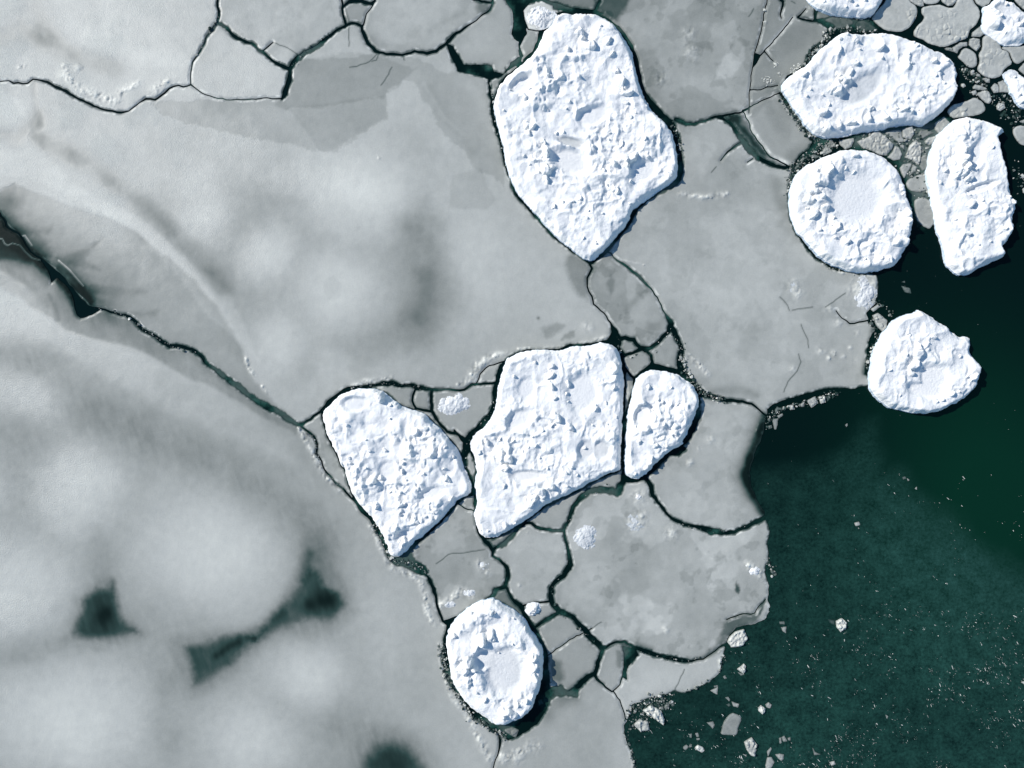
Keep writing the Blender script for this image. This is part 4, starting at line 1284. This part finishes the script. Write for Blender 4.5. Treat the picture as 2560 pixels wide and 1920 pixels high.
def chunk(outline, v, label, hgt=0.16, rough=0.6, group="ice chunks adrift", name="ice_chunk", cat="ice chunk", rim=18):
    P = sk(outline)[:, :2]
    w_ = P[:, 0].max() - P[:, 0].min()
    if w_ > 45 and hgt < 0.22:
        P = rounded(P, 1)
    NCH[0] += 1
    v = v + (9 if group in (NE, BF) and v > 125 else 0)
    seed = 300 + NCH[0] * 5
    st = 1.6 if w_ > 30 else 1.1
    g = Grid(P[:, 0].min() - 5, P[:, 1].min() - 5, P[:, 0].max() + 5, P[:, 1].max() + 5, st)
    x, y = g.X, g.Y
    n1 = fbm(x, y, 14, seed, 4, 0.6) * 2
    n2 = fbm(x, y, 5, seed + 1, 3, 0.6) * 2
    sd = sdf_poly(x, y, P) + n1 * 0.9 + n2 * 0.5
    f1, f2, cx, cy, ox, oy = worley(x + n1 * 5, y, max(5.0, min(15.0, w_ * (0.28 if hgt < 0.22 else 0.42))), seed + 2)
    r = _h(cx, cy, seed + 3); r1 = _h(cx, cy, seed + 4) - 0.5; r2 = _h(cx, cy, seed + 5) - 0.5
    patch = sst(-0.1, 0.3, fbm(x, y, 40, seed + 6, 2)) if w_ > 45 else 1.0
    blk = np.maximum(r * 0.6 + (ox * r1 + oy * r2) * 0.09, 0) * sst(0, 0.25, f2 - f1)
    h = hgt * (0.7 + rough * 1.5 * blk * patch) + 0.03 * n1 + (0.0 if hgt < 0.22 else hgt * 0.5 * n2)
    h = np.maximum(h * (0.5 + 0.5 * sst(0, 4, sd)), 0.03)
    vv = v + n1 * 10 + n2 * 7 + rough * 26 * (blk - 0.25) * patch + rim * np.exp(-((sd - 2.5) / 3.5) ** 2) * (0.5 + n1) - 30 * np.exp(-(sd / 2.0) ** 2)
    o = field_mesh(name, g.xs, g.ys, sd, h, {"tone": albedo(np.clip(vv, 20, 240))}, -0.35, M_GREY)
    if o:
        tag(o, label, cat, group)


for a in (
    ("J 250,235 330,130 430,30 470,-90 700,-90 730,20 830,90 835,180 800,270 740,350 640,410 560,410 430,395 340,330 280,280", 176, "round pancake floe with a bright rubble rim, between the topmost and pentagon snow floes", 0.2, 0.7),
    ("J 740,10 780,-80 900,-80 920,78 870,83 800,60", 168, "wedge of grey ice at the frame edge east of the rubble rimmed pancake", 0.14, 0.6),
    ("J 925,-80 1140,-80 1130,10 1090,43 1000,58 935,48 902,0", 180, "pale grey pancake at the northern frame edge, west of the scalloped one", 0.14, 0.8),
    ("J 1152,-80 1360,-80 1338,20 1290,72 1230,78 1162,30 1147,0", 170, "scalloped grey pancake at the northern frame edge above the large smooth one", 0.14, 0.5),
    ("J 892,97 990,78 1120,62 1180,87 1240,107 1312,97 1382,-80 1538,-80 1560,30 1638,130 1638,210 1598,320 1518,378 1488,440 1476,498 1380,528 1260,583 1160,613 1000,568 880,498 792,470 792,400 842,330 892,290 932,220 892,180", 180, "largest grey pancake of the north-eastern pack, rough on its southern half", 0.16, 0.8),
    ("J 1562,-80 1810,-80 1768,38 1700,83 1652,88 1582,30", 172, "rounded grey pancake at the frame edge beside the ragged corner floe", 0.14, 0.5),
    ("J 2122,-80 2400,-80 2400,170 2300,150 2212,128 2142,68 2084,0", 168, "grey floe in the very north-eastern corner of the frame", 0.14, 0.5),
    ("J 1542,420 1600,370 1640,342 1688,410 1698,440 1640,478 1532,473", 168, "small pentagonal pancake between the largest pancake and the ragged floe", 0.13, 0.4),
    ("J 1507,502 1560,488 1638,503 1648,600 1598,657 1540,618 1502,580", 166, "small rounded square pancake below the pentagonal one", 0.13, 0.4),
    ("J 1180,625 1240,610 1290,625 1300,670 1260,660 1210,650", 150, "small crumbly chunk squeezed against the pentagon snow floe's shoulder", 0.12, 1.0),
    ("J 1292,608 1390,548 1478,543 1478,595 1420,598 1370,648 1350,690 1302,668", 160, "boomerang shaped grey chunk north of the round shouldered pancake", 0.13, 0.4),
    ("J 1384,700 1412,642 1460,617 1520,642 1586,690 1598,760 1606,830 1568,876 1492,868 1412,788 1350,738", 174, "round shouldered grey pancake with one bright knob, east of the pentagon snow floe", 0.15, 0.7),
    ("J 1702,462 1740,453 1830,502 1906,580 1912,640 2006,664 2026,740 2054,820 2000,857 1938,908 1916,978 1820,1012 1700,988 1642,940 1602,890 1642,810 1628,690 1673,630 1673,500", 176, "long rough edged pancake south of the ragged corner floe", 0.16, 0.8),
    ("J 1922,608 2000,602 2120,593 2400,590 2400,720 2260,740 2180,798 2130,826 2082,808 2044,730 2022,668 1930,632", 164, "smooth grey triangular floe under the ragged corner floe", 0.13, 0.3),
    ("J 2155,870 2212,805 2400,740 2400,1060 2300,1000 2212,965 2132,900", 164, "smooth grey floe at the eastern frame edge above the pale rough one", 0.13, 0.3),
    ("J 1872,1060 1940,1032 1990,1100 2050,1192 1950,1188 1895,1186 1895,1110", 166, "grey wedge along the pale rough floe, north of the black pool", 0.13, 0.5),
    ("J 1782,1130 1830,1068 1880,1092 1884,1186 1822,1198", 164, "small disc at the western end of the grey wedge by the black pool", 0.13, 0.4),
    ("J 1672,1010 1768,1012 1772,1068 1720,1062", 165, "small block on the southern side of the long pancake", 0.13, 0.5),
    ("J 1512,912 1570,912 1578,968 1530,968", 160, "tiny square chunk at the southern foot of the round shouldered pancake", 0.12, 0.5),
    ("J 1592,932 1640,962 1648,998 1592,978", 155, "tiny slanted chunk between two pancakes north of the black pool", 0.12, 0.5),
    ("J 1450,872 1490,882 1480,918 1440,908", 170, "tiny round chunk at the western end of the row by the black pool", 0.12, 0.5),
    ("J 1402,1080 1440,1076 1460,1110 1430,1132 1402,1112", 185, "lone bright crumb in the black water east of the pentagon snow floe", 0.15, 0.6),
    ("J 1548,1120 1580,1088 1650,1102 1716,1130 1738,1150 1690,1162 1610,1158 1552,1148", 165, "flat sliver on top of the pair of lobed chunks", 0.13, 0.5),
    ("J 1538,1176 1590,1163 1603,1208 1560,1228 1527,1200", 165, "small western one of the two lobed chunks in the black pool", 0.13, 0.5),
    ("J 1614,1190 1700,1168 1758,1182 1788,1290 1760,1338 1720,1328 1642,1258 1608,1220", 176, "big eastern one of the two lobed chunks in the black pool", 0.15, 0.6),
    ("J 1217,1430 1290,1352 1400,1322 1500,1292 1570,1252 1680,1312 1718,1400 1690,1448 1580,1488 1450,1498 1310,1528 1250,1488", 170, "long cemented floe of round lumps just north of the comb toothed snow floe", 0.15, 1.0),
    ("J 1852,1370 1880,1322 1950,1332 1968,1390 1900,1428 1862,1408", 176, "single round pancake alone in the black pool north of the comb toothed floe", 0.15, 0.6),
    ("J 1880,1490 1960,1420 1980,1440 1930,1510", 60, "dim sunken sliver below the lone round pancake", 0.04, 0.3),
    ("K 2062,490 2110,442 2180,432 2400,470 2400,680 2280,688 2190,688 2130,648 2082,570", 170, "rounded grey floe at the frame edge east of the comb toothed snow floe", 0.16, 0.6),
    ("K 2142,1080 2190,1052 2238,1082 2210,1108 2160,1108", 178, "small bright chunk in dark water near the eastern frame edge", 0.13, 0.5),
    ("K 2190,1250 2240,1202 2320,1220 2320,1310 2200,1298", 175, "small chunk cut by the eastern frame edge beside the comb floe's belly", 0.13, 0.5),
    ("K 2092,260 2138,242 2148,328 2102,328", 62, "dim drowned plate north-east of the comb toothed floe", 0.04, 0.2),
    ("K 2150,380 2230,342 2300,350 2300,400 2190,403", 150, "flat grey chip at the frame edge above the rounded grey floe", 0.12, 0.4),
):
    chunk(a[0], a[1], a[2], a[3], a[4], NE, "pancake_floe", "pancake ice")

for a in (
    ("K 60,640 200,582 310,493 400,552 528,670 518,720 440,818 350,808 250,758 130,718", 168, "biggest pale tilted chunk in the brash between the pentagon and round snow floes", 0.22, 0.9),
    ("K 402,525 580,483 638,502 638,590 698,638 600,648 520,590", 150, "flat triangular chunk right under the pentagon snow floe", 0.13, 0.5),
    ("K 643,482 770,443 798,530 750,608 650,588", 172, "bright boxy chunk under the pentagon snow floe's southern corner", 0.2, 0.6),
    ("K 1062,402 1180,322 1258,400 1190,488 1120,538 1062,490", 158, "grey chunk in the gap between the pentagon snow floe and the comb's northern end", 0.15, 0.6),
    ("K 832,560 880,492 990,482 1048,530 900,598", 130, "dim chunk west of the gap chunk, half awash", 0.10, 0.6),
    ("K 932,630 990,582 1088,572 1078,610 1000,688 940,668", 180, "bright slanted chunk leaning on the comb toothed floe's western side", 0.22, 0.7),
    ("K 692,800 740,682 810,612 848,640 888,710 878,840 850,938 760,878 692,848", 176, "upright pointed chunk with a cracked top, mid channel", 0.22, 0.8),
    ("K 552,690 600,722 638,800 608,868 530,883 452,840 520,770", 165, "rounded wedge chunk touching the round snow floe's north-eastern side", 0.16, 0.5),
    ("K 612,682 678,672 668,738 622,708", 160, "small square chip north of the upright pointed chunk", 0.12, 0.5),
    ("K 882,842 940,802 978,850 978,980 900,1018 862,960", 130, "dim green grey chunk along the comb floe's western wall", 0.08, 0.6),
    ("K 612,980 650,932 768,912 758,960 700,1048 670,1108 632,1050", 160, "smooth grey kite shaped chunk beside the round snow floe", 0.14, 0.3),
    ("K 712,1130 800,1082 930,1052 978,1100 998,1230 920,1278 800,1288 722,1258 692,1190", 162, "wide smooth chunk filling the channel, shaded on its western end", 0.16, 0.3),
    ("K 792,1420 830,1372 920,1352 1000,1402 1058,1480 1078,1600 1040,1700 990,1768 900,1718 822,1640", 155, "southernmost smooth chunk in the channel, tapering to a point", 0.14, 0.3),
    ("K 782,930 830,962 818,1028 760,1058 722,1088", 150, "crumbly shard between the kite chunk and the upright one", 0.12, 1.0),
    ("K 902,742 948,752 958,778 882,778", 150, "tiny chip beside the comb floe's western wall", 0.12, 0.5),
    ("M 1012,270 1198,232 1208,270 1170,348 1090,378 1022,320", 170, "grey three sided chunk north of the round snow floe's crown", 0.16, 0.7),
    ("M 802,400 830,332 918,372 918,410 812,462", 150, "grey chunk north-west of the round snow floe, east of the slab", 0.14, 0.7),
    ("M 842,318 900,272 968,302 978,348 912,348", 130, "crumpled dim chunk behind the grey three sided one", 0.12, 1.0),
    ("M 622,460 690,442 788,470 712,498", 120, "thin dim flake at the round snow floe's north-western edge", 0.08, 0.6),
    ("M 412,640 480,572 538,582 510,628 430,658", 120, "dim chip at the southern corner of the tilted slab", 0.08, 0.8),
    ("N 947,120 1010,115 1130,198 1050,233 932,245", 120, "dark translucent plate under the topmost snow floe, western one", 0.06, 0.2),
    ("N 1142,212 1240,192 1408,262 1388,328 1182,378 1132,300 1012,258", 100, "dark translucent plate between the topmost and pentagon snow floes, middle one", 0.06, 0.5),
    ("N 1432,272 1570,262 1718,380 1600,408 1422,368", 85, "dark mushy plate west of the rubble rimmed pancake", 0.06, 0.8),
    ("N 715,222 800,118 898,108 888,262 800,248", 142, "clean cut grey kite plate between the overriding slab and dark plates", 0.08, 0.2),
    ("N 1085,380 1110,345 1122,375 1100,410", 205, "bright splinter at the slab's eastern corner", 0.2, 0.8),
    ("N 820,710 900,640 1010,605 930,670 830,718", 150, "pale awash ledge along the pentagon snow floe's western wall", 0.06, 0.8),
):
    chunk(a[0], a[1], a[2], a[3], a[4], BF)

SW = "small ice chunks adrift in the open water"
for a in (
    ("O 1450,370 1540,302 1560,330 1555,400 1530,430", 205, "bright pyramid chunk south-east of the pale tongue's tip", 0.3, 0.8),
    ("O 1460,412 1560,440 1500,458", 150, "thin sliver just below the bright pyramid chunk", 0.08, 0.3),
    ("O 1105,650 1208,602 1198,698 1170,688", 170, "flat triangular chip off the pale tongue's southern shore", 0.1, 0.2),
    ("O 1157,590 1200,582 1208,598 1162,610", 140, "tiny cap above the flat triangular chip", 0.08, 0.3),
    ("O 1302,740 1340,732 1368,770 1350,788", 150, "small western blade of the bow tie pair", 0.1, 0.2),
    ("O 1382,788 1478,822 1460,868 1402,848", 165, "larger eastern blade of the bow tie pair", 0.12, 0.3),
    ("O 1312,830 1350,812 1373,840 1350,858", 115, "dim crumb beneath the bow tie pair", 0.06, 0.5),
    ("O 1722,870 1760,832 1818,880 1800,930 1775,948 1730,910", 200, "bright rounded chunk, western of two touching ones", 0.25, 0.7),
    ("O 1817,830 1860,797 1893,830 1880,878 1830,858", 165, "greyer chunk, eastern of two touching ones", 0.16, 0.6),
    ("O 1262,1100 1290,1032 1380,932 1480,962 1513,1020 1470,1108 1450,1218 1340,1222 1242,1208 1252,1150", 150, "largest grey floe fragment of cemented lumps in the southern water", 0.16, 0.9),
    ("O 1062,1060 1148,1042 1168,1090 1140,1148 1110,1110", 150, "heart shaped grey chip west of the cemented fragment", 0.1, 0.5),
    ("O 1542,1310 1640,1247 1708,1340 1690,1440 1688,1498 1620,1468 1570,1400", 185, "craggy pale chunk with a drooping southern tail", 0.28, 1.0),
    ("O 1837,1430 1888,1377 1898,1400 1850,1498", 165, "narrow upright blade at the bottom of the frame", 0.1, 0.2),
    ("O 1842,1510 1900,1502 1933,1570 1880,1660 1832,1660 1817,1610", 170, "gem shaped chip at the bottom frame edge below the narrow blade", 0.12, 0.3),
    ("O 1942,1470 2000,1462 2058,1470 2053,1530 2020,1553 1980,1518", 160, "fan shaped chip east of the gem shaped one", 0.12, 0.4),
    ("O 1992,1260 2018,1252 2028,1320 2002,1338", 150, "slim western piece of the shattered trio", 0.1, 0.3),
    ("O 2024,1252 2060,1232 2098,1300 2050,1308", 150, "middle piece of the shattered trio", 0.1, 0.4),
    ("O 2107,1260 2138,1247 2138,1288 2112,1283", 150, "little eastern piece of the shattered trio", 0.1, 0.3),
    ("O 757,1370 800,1342 833,1370 790,1418 762,1400", 150, "grey nut shaped chip west of the bright oval chunk", 0.1, 0.3),
    ("O 842,1340 885,1370 842,1378", 150, "tiny triangular chip beside the nut shaped one", 0.1, 0.2),
    ("O 907,1380 950,1347 1018,1380 1033,1420 1000,1443 932,1410", 212, "bright oval chunk near the bottom frame edge", 0.25, 0.5),
    ("O 842,1205 873,1202 868,1258 842,1248", 140, "small grey tile, western of three north of the bright oval", 0.08, 0.2),
    ("O 917,1200 950,1192 968,1238 932,1248", 155, "small grey tile, topmost of three north of the bright oval", 0.08, 0.2),
    ("O 927,1262 973,1262 968,1283 932,1288", 150, "small grey tile, lowest of three north of the bright oval", 0.08, 0.2),
    ("O 232,900 340,832 478,900 518,1020 500,1083 432,1040 330,960", 205, "bright craggy block in the brash below the pale tongue", 0.4, 1.2),
    ("O 122,1080 200,1012 308,1040 328,1148 210,1168 142,1110", 180, "lumpy pale block west of the bright craggy one", 0.25, 1.2),
    ("O 512,860 540,802 580,800 580,870 530,898", 130, "grey lump at the eastern end of the brash below the pale tongue", 0.15, 0.8),
    ("O 602,810 640,802 648,838 612,858", 120, "dim small lump at the far eastern tip of that brash", 0.1, 0.5),
    ("O 1270,470 1300,450 1318,490 1290,502", 150, "tiny chip under the eastern tip of the pale tongue", 0.1, 0.4),
    ("I 302,835 318,800 350,770 410,752 433,810 400,858 330,868", 205, "bright faceted chunk lodged at the south-eastern corner of the patchy grey floe", 0.4, 1.0),
    ("I 1002,700 1040,682 1068,710 1063,750 1030,768 1005,740", 212, "bright white chunk standing alone in the slushy water", 0.35, 0.8),
    ("I 952,690 998,690 994,728 960,712", 90, "dim sunken toe on the western side of the lone white chunk", 0.05, 0.3),
    ("I 647,740 684,737 680,778 662,768", 160, "small pointed chip east of the patchy floe's corner", 0.1, 0.2),
    ("I 636,705 670,702 674,723 642,720", 130, "thin broken chip above the small pointed one", 0.07, 0.4),
    ("I 1120,70 1150,60 1157,82 1130,90", 175, "small pale chip alone in the northern slush", 0.12, 0.5),
    ("I 850,1510 868,1540 903,1558 862,1563", 140, "little angled chip near the bottom frame edge, east of the others", 0.1, 0.3),
    ("I 957,1608 988,1602 998,1620 972,1628", 190, "little bright chip at the bottom frame edge, farthest east", 0.14, 0.6),
    ("I 1318,1300 1340,1312 1330,1332", 170, "tiny chip amid the glinting flecks in the south-east", 0.1, 0.4),
    ("I 2190,1095 2240,1078 2270,1095 2240,1115", 205, "bright chunk cut by the eastern frame edge in the slush", 0.2, 0.5),
    ("T 252,605 338,592 310,738 287,738", 150, "clean trapezoid shard at the western end of the shore brash", 0.1, 0.1),
    ("T 702,370 810,312 848,400 762,458", 168, "square grey chunk midway along the shore brash", 0.16, 0.6),
    ("T 842,320 930,302 943,388 882,408", 190, "bright chunk next to the square one in the shore brash", 0.22, 0.9),
    ("T 612,420 660,382 668,448 632,448", 150, "rounded chip west of the square chunk in the shore brash", 0.12, 0.6),
    ("T 462,430 520,422 548,480 492,488", 175, "cracked bright chip in the western shore brash", 0.16, 1.0),
    ("T 292,490 322,442 358,470 302,538", 110, "dark glassy shard above the clean trapezoid", 0.08, 0.6),
    ("T 322,560 388,532 398,558 342,598", 150, "pale splinter just above the trapezoid shard", 0.12, 0.8),
    ("T 202,690 250,682 258,718 212,738", 125, "small crushed chip west of the trapezoid shard", 0.1, 0.9),
    ("T 1062,280 1110,262 1108,298 1072,303", 165, "small chip at the eastern end of the shore brash", 0.12, 0.6),
    ("T 952,320 998,302 1008,340 962,378", 85, "dim sunken chip beside the bright one in the shore brash", 0.05, 0.4),
    ("T 1932,1350 1968,1342 1983,1370 1942,1383", 110, "dim left half of a twin crumb in the open water", 0.06, 0.4),
    ("T 1990,1362 2028,1388 2000,1408", 180, "bright right half of a twin crumb in the open water", 0.14, 0.6),
    ("T 2090,1500 2118,1472 2120,1518", 190, "tiny bright crumb south-east of the twin crumbs", 0.14, 0.5),
    ("T 1200,680 1223,662 1230,688 1212,708", 160, "tiny crumb alone in the blackest water south of the east sheet", 0.1, 0.5),
    ("F 1422,192 1478,207 1488,243 1442,233", 110, "dim awash chip north of the heart shaped floe", 0.06, 0.8),
    ("F 1422,168 1443,158 1448,173", 120, "tiny dim crumb above the awash chip", 0.06, 0.4),
    ("F 1236,382 1270,367 1328,412 1328,468 1300,488 1262,450", 178, "lumpy grey chunk between the east sheet and the heart shaped floe", 0.2, 0.9),
    ("F 1226,342 1280,302 1298,320 1242,358", 176, "flat plate chipped off the east sheet above the lumpy chunk", 0.12, 0.2),
    ("I 483,708 520,642 553,600 572,640 548,678", 186, "pale split off corner plate at the patchy grey floe's eastern shore", 0.1, 0.2),
    ("B 958,535 975,515 985,540 970,560", 130, "small grey crumb in the lead at the tallest floe's western shoulder", 0.1, 0.5),
    ("B 970,580 985,560 1000,570 990,620 975,620", 140, "upright grey crumb just south of that shoulder crumb", 0.12, 0.5),
    ("H 1040,1400 1110,1380 1150,1400 1130,1450 1105,1440", 130, "round brash lump in the black water south of the crater floe", 0.12, 0.8),
    ("H 1270,1210 1300,1200 1312,1235 1280,1245", 70, "drowned bluish lump at the crater floe's south-eastern foot", 0.04, 0.5),
    ("F 2212,460 2240,450 2240,480", 170, "tiny crumb at the eastern frame edge"),
):
    if "2212,460" in a[0]:
        continue
    chunk(a[0], a[1], a[2], a[3], a[4], SW, rim=8)


# ------------------------------------------------------------------ brash and flecks nobody could count
def lump_cloud(name, pts, mat, label, cat):
    """pts: (plan x, y, radius, elongation, angle, z, tone) -> one mesh of little faceted lumps"""
    V_, F_, T_ = [], [], []
    rs = random.Random(77)
    for (px, py, r, el, an, z, tone) in pts:
        b = len(V_)
        X_, Y_ = to_world(px, py)
        r *= U
        c, s_ = math.cos(an), math.sin(an)
        n = 5
        hgt = r * rs.uniform(0.5, 0.9) / max(1, el * 0.6)
        for ring, (rad, zz) in enumerate(((1.0, -0.02), (0.72, hgt))):
            for i in range(n):
                a = 6.283 * (i + 0.5 * ring + rs.uniform(-0.25, 0.25)) / n
                k = rad * rs.uniform(0.7, 1.1) * r
                ax, ay = math.cos(a) * k * el, math.sin(a) * k
                V_.append((X_ + ax * c - ay * s_, Y_ + ax * s_ + ay * c, z + zz * rs.uniform(0.8, 1.1)))
        for i in range(n):
            j = (i + 1) % n
            F_.append((b + i, b + j, b + n + j, b + n + i))
        F_.append(tuple(b + n + i for i in range(n)))
        T_ += [tone] * (2 * n)
    me = bpy.data.meshes.new(name)
    me.from_pydata(V_, [], F_)
    at = me.attributes.new("tone", 'FLOAT', 'POINT')
    at.data.foreach_set("value", np.array(T_, np.float32))
    me.materials.append(mat)
    me.update()
    o = bpy.data.objects.new(name, me); COL.objects.link(o)
    tag(o, label, cat, kind="stuff")
    return o


def field_at(x, y):
    i = int(round((x - G.xs[0]) / STEP)); j = int(round((y - G.ys[0]) / STEP))
    if 0 <= i < X.shape[1] and 0 <= j < X.shape[0]:
        return F[j, i]
    return -99.0


rs = random.Random(5)
pts = []
BRASH = [("J 1420,900 1500,1000 1650,1080 1780,1250", 9, 60), ("J 1830,1250 1990,1250 2050,1400 2180,1500", 14, 60), ("F 1240,300 1330,320 1400,420", 8, 25), ("N 500,1290 640,1480 780,1640", 11, 130), ("M 500,40 620,170 740,290", 10, 120), ("M 380,950 390,800 420,660 560,520 700,430 800,370 900,300 1000,260", 13, 330),
         ("N 780,860 830,740 900,640 1000,560 1080,440 1150,380 1300,370 1500,390 1700,400", 8, 230), ("N 930,90 1100,160 1300,200 1500,235 1640,230", 6, 120),
         ("T 180,700 210,610 300,520 450,450 650,420 800,340 950,310 1100,270", 8, 160), ("I 560,310 590,370 600,420", 8, 40), ("O 80,1150 80,1000 120,880 300,800 450,760 620,820", 13, 180), ("O 200,1000 400,900 480,820", 16, 110),
         ("H 655,850 665,950 690,1070 740,1170 840,1310 930,1370 1000,1410 1060,1450", 8, 330), ("H 560,380 500,350 400,320 330,300 280,200 220,90", 7, 160), ("K 100,660 400,600 640,640 800,590 900,640 900,760 700,1000 850,1030 1000,1200 900,1310 1030,1330", 20, 420),
         ("J 1420,880 1520,940 1640,1010 1700,1060", 7, 60), ("D 1960,1120 2030,1200 2040,1300 2100,1400 2212,1500", 5, 120), ("E 50,845 200,830 330,810 470,835 560,850", 5, 90), ("E 1780,500 1800,600 1830,650 2000,640 2120,480 2170,540 2190,620", 5, 110),
         ("F 0,560 10,640 40,740 100,820 150,880 300,930", 8, 200), ("F 900,20 960,75 1120,110 1240,112", 4, 80), ("B 940,510 975,600 980,700 1010,830 1060,1020 1120,1200", 4, 90), ("B 2130,790 2180,900 2190,1020", 6, 50),
         ("F 1225,400 1250,470 1270,520 1220,640 1200,720", 6, 80), ("O 1090,500 950,590 760,660 600,690 330,730", 4, 110), ("O 1290,140 1270,280 1230,400", 5, 70), ("O 20,1220 80,1380 150,1640", 4, 90), ("O 180,140 500,220 800,280 1100,190", 2.5, 70),
         ("J 1500,1180 1700,1260 1800,1320", 6, 25), ("K 1930,280 2100,340 2200,420", 14, 30), ("K 2040,900 2120,1020 2200,1220", 16, 20), ("A 1410,100 1330,240 1240,400", 3, 50), ("A 1880,430 1980,320 2150,200", 4, 45), ("D 600,330 800,380 920,470 1100,580 1280,630", 3, 110),
         ("E 1000,900 960,1020 820,1180 800,1330 860,1500", 5, 70), ("H 1490,20 1450,130 1480,320 1360,500 1400,640 1640,840", 3, 70), ("E 1850,1000 1830,1300 1700,1500 1540,1560", 3, 60), ("I 0,80 200,125 430,95", 3, 40)]
for (s_, wd, n) in BRASH:
    P = sk(s_)
    L = np.cumsum([0] + [math.hypot(*(b[:2] - a[:2])) for a, b in zip(P[:-1], P[1:])])
    for i in range(n if wd > 5 else int(n * 0.6)):
        u = rs.uniform(0, L[-1])
        k = min(int(np.searchsorted(L, u, side='right')) - 1, len(P) - 2)
        t = (u - L[k]) / (L[k + 1] - L[k] + 1e-6)
        x = P[k][0] + (P[k + 1][0] - P[k][0]) * t + rs.gauss(0, wd * 0.6); y = P[k][1] + (P[k + 1][1] - P[k][1]) * t + rs.gauss(0, wd * 0.6)
        r = min(0.9 + rs.expovariate(1 / 1.1), 4.6) * (1.0 if wd > 5 else rs.choice([0.4, 0.6, 0.6, 1.0]))
        z = 0.12 if field_at(x, y) > 0 else 0.0
        pts.append((x, y, r, rs.uniform(1, 1.5), rs.uniform(0, 6.28), z, float(albedo(rs.choice([50, 60, 80, 100, 130, 165, 205])))))
for (s_, r0, n) in (("N 300,1030", 60, 26), ("N 400,830", 30, 14), ("N 450,960", 20, 8), ("N 700,840", 22, 14), ("N 640,900", 60, 20), ("N 260,130", 16, 10), ("N 265,290", 10, 5), ("N 1040,470", 40, 10)):
    q = sk(s_)[0]
    for i in range(n):
        pts.append((q[0] + rs.gauss(0, r0 / q[4] * 0.6), q[1] + rs.gauss(0, r0 / q[4] * 0.6), rs.uniform(0.9, 2.6), rs.uniform(1, 1.8), rs.uniform(0, 6.28), 0.12, float(albedo(rs.choice([170, 200, 225])))))
lump_cloud("brash_ice", pts, M_GREY, "fine crushed ice scattered along the leads and floe edges", "brash ice")

rs = random.Random(9)
pts = []
n = 0
while n < 2100:
    x = rs.uniform(1500, 2760); y = rs.uniform(1150, 2080)
    d = np.clip((x - 1750) / 800 * 0.55 + (y - 1350) / 560 * 0.75, 0, 1.3)
    cl = float(fbm(np.array([x]), np.array([y]), 60, 71, 3)[0]) + 0.5
    if rs.random() > (0.03 + d * d * 0.85) * max(0.0, cl * 4.2 - 1.75):
        continue
    if field_at(x, y) > -6:
        continue
    n += 1
    big = rs.random()
    r = rs.uniform(0.32, 0.65) if big < 0.8 else rs.uniform(0.75, 1.3)
    pts.append((x, y, r, rs.uniform(2.5, 7) if rs.random() < 0.7 else 1.2, math.radians(-52 + rs.gauss(0, 16)), 0.0, float(albedo(rs.choice([100, 150, 190, 225, 240])))))
    for k in range(rs.choice([0, 0, 0, 1, 2])):
        pts.append((x + rs.gauss(0, 5), y + rs.gauss(0, 5), r * 0.8, rs.uniform(1.2, 4), math.radians(-52 + rs.gauss(0, 16)), 0.0, float(albedo(rs.choice([90, 150, 210])))))
for i in range(140):
    x = rs.uniform(1900, 2600); y = rs.uniform(500, 1500)
    if field_at(x, y) > -6: continue
    pts.append((x, y, rs.uniform(0.35, 0.8), rs.uniform(1, 2), rs.uniform(0, 3), 0.0, float(albedo(rs.choice([60, 90, 150])))))
lump_cloud("ice_flecks", pts, M_GREY, "tiny glinting ice flecks floating in the green water to the south-east", "ice flecks")
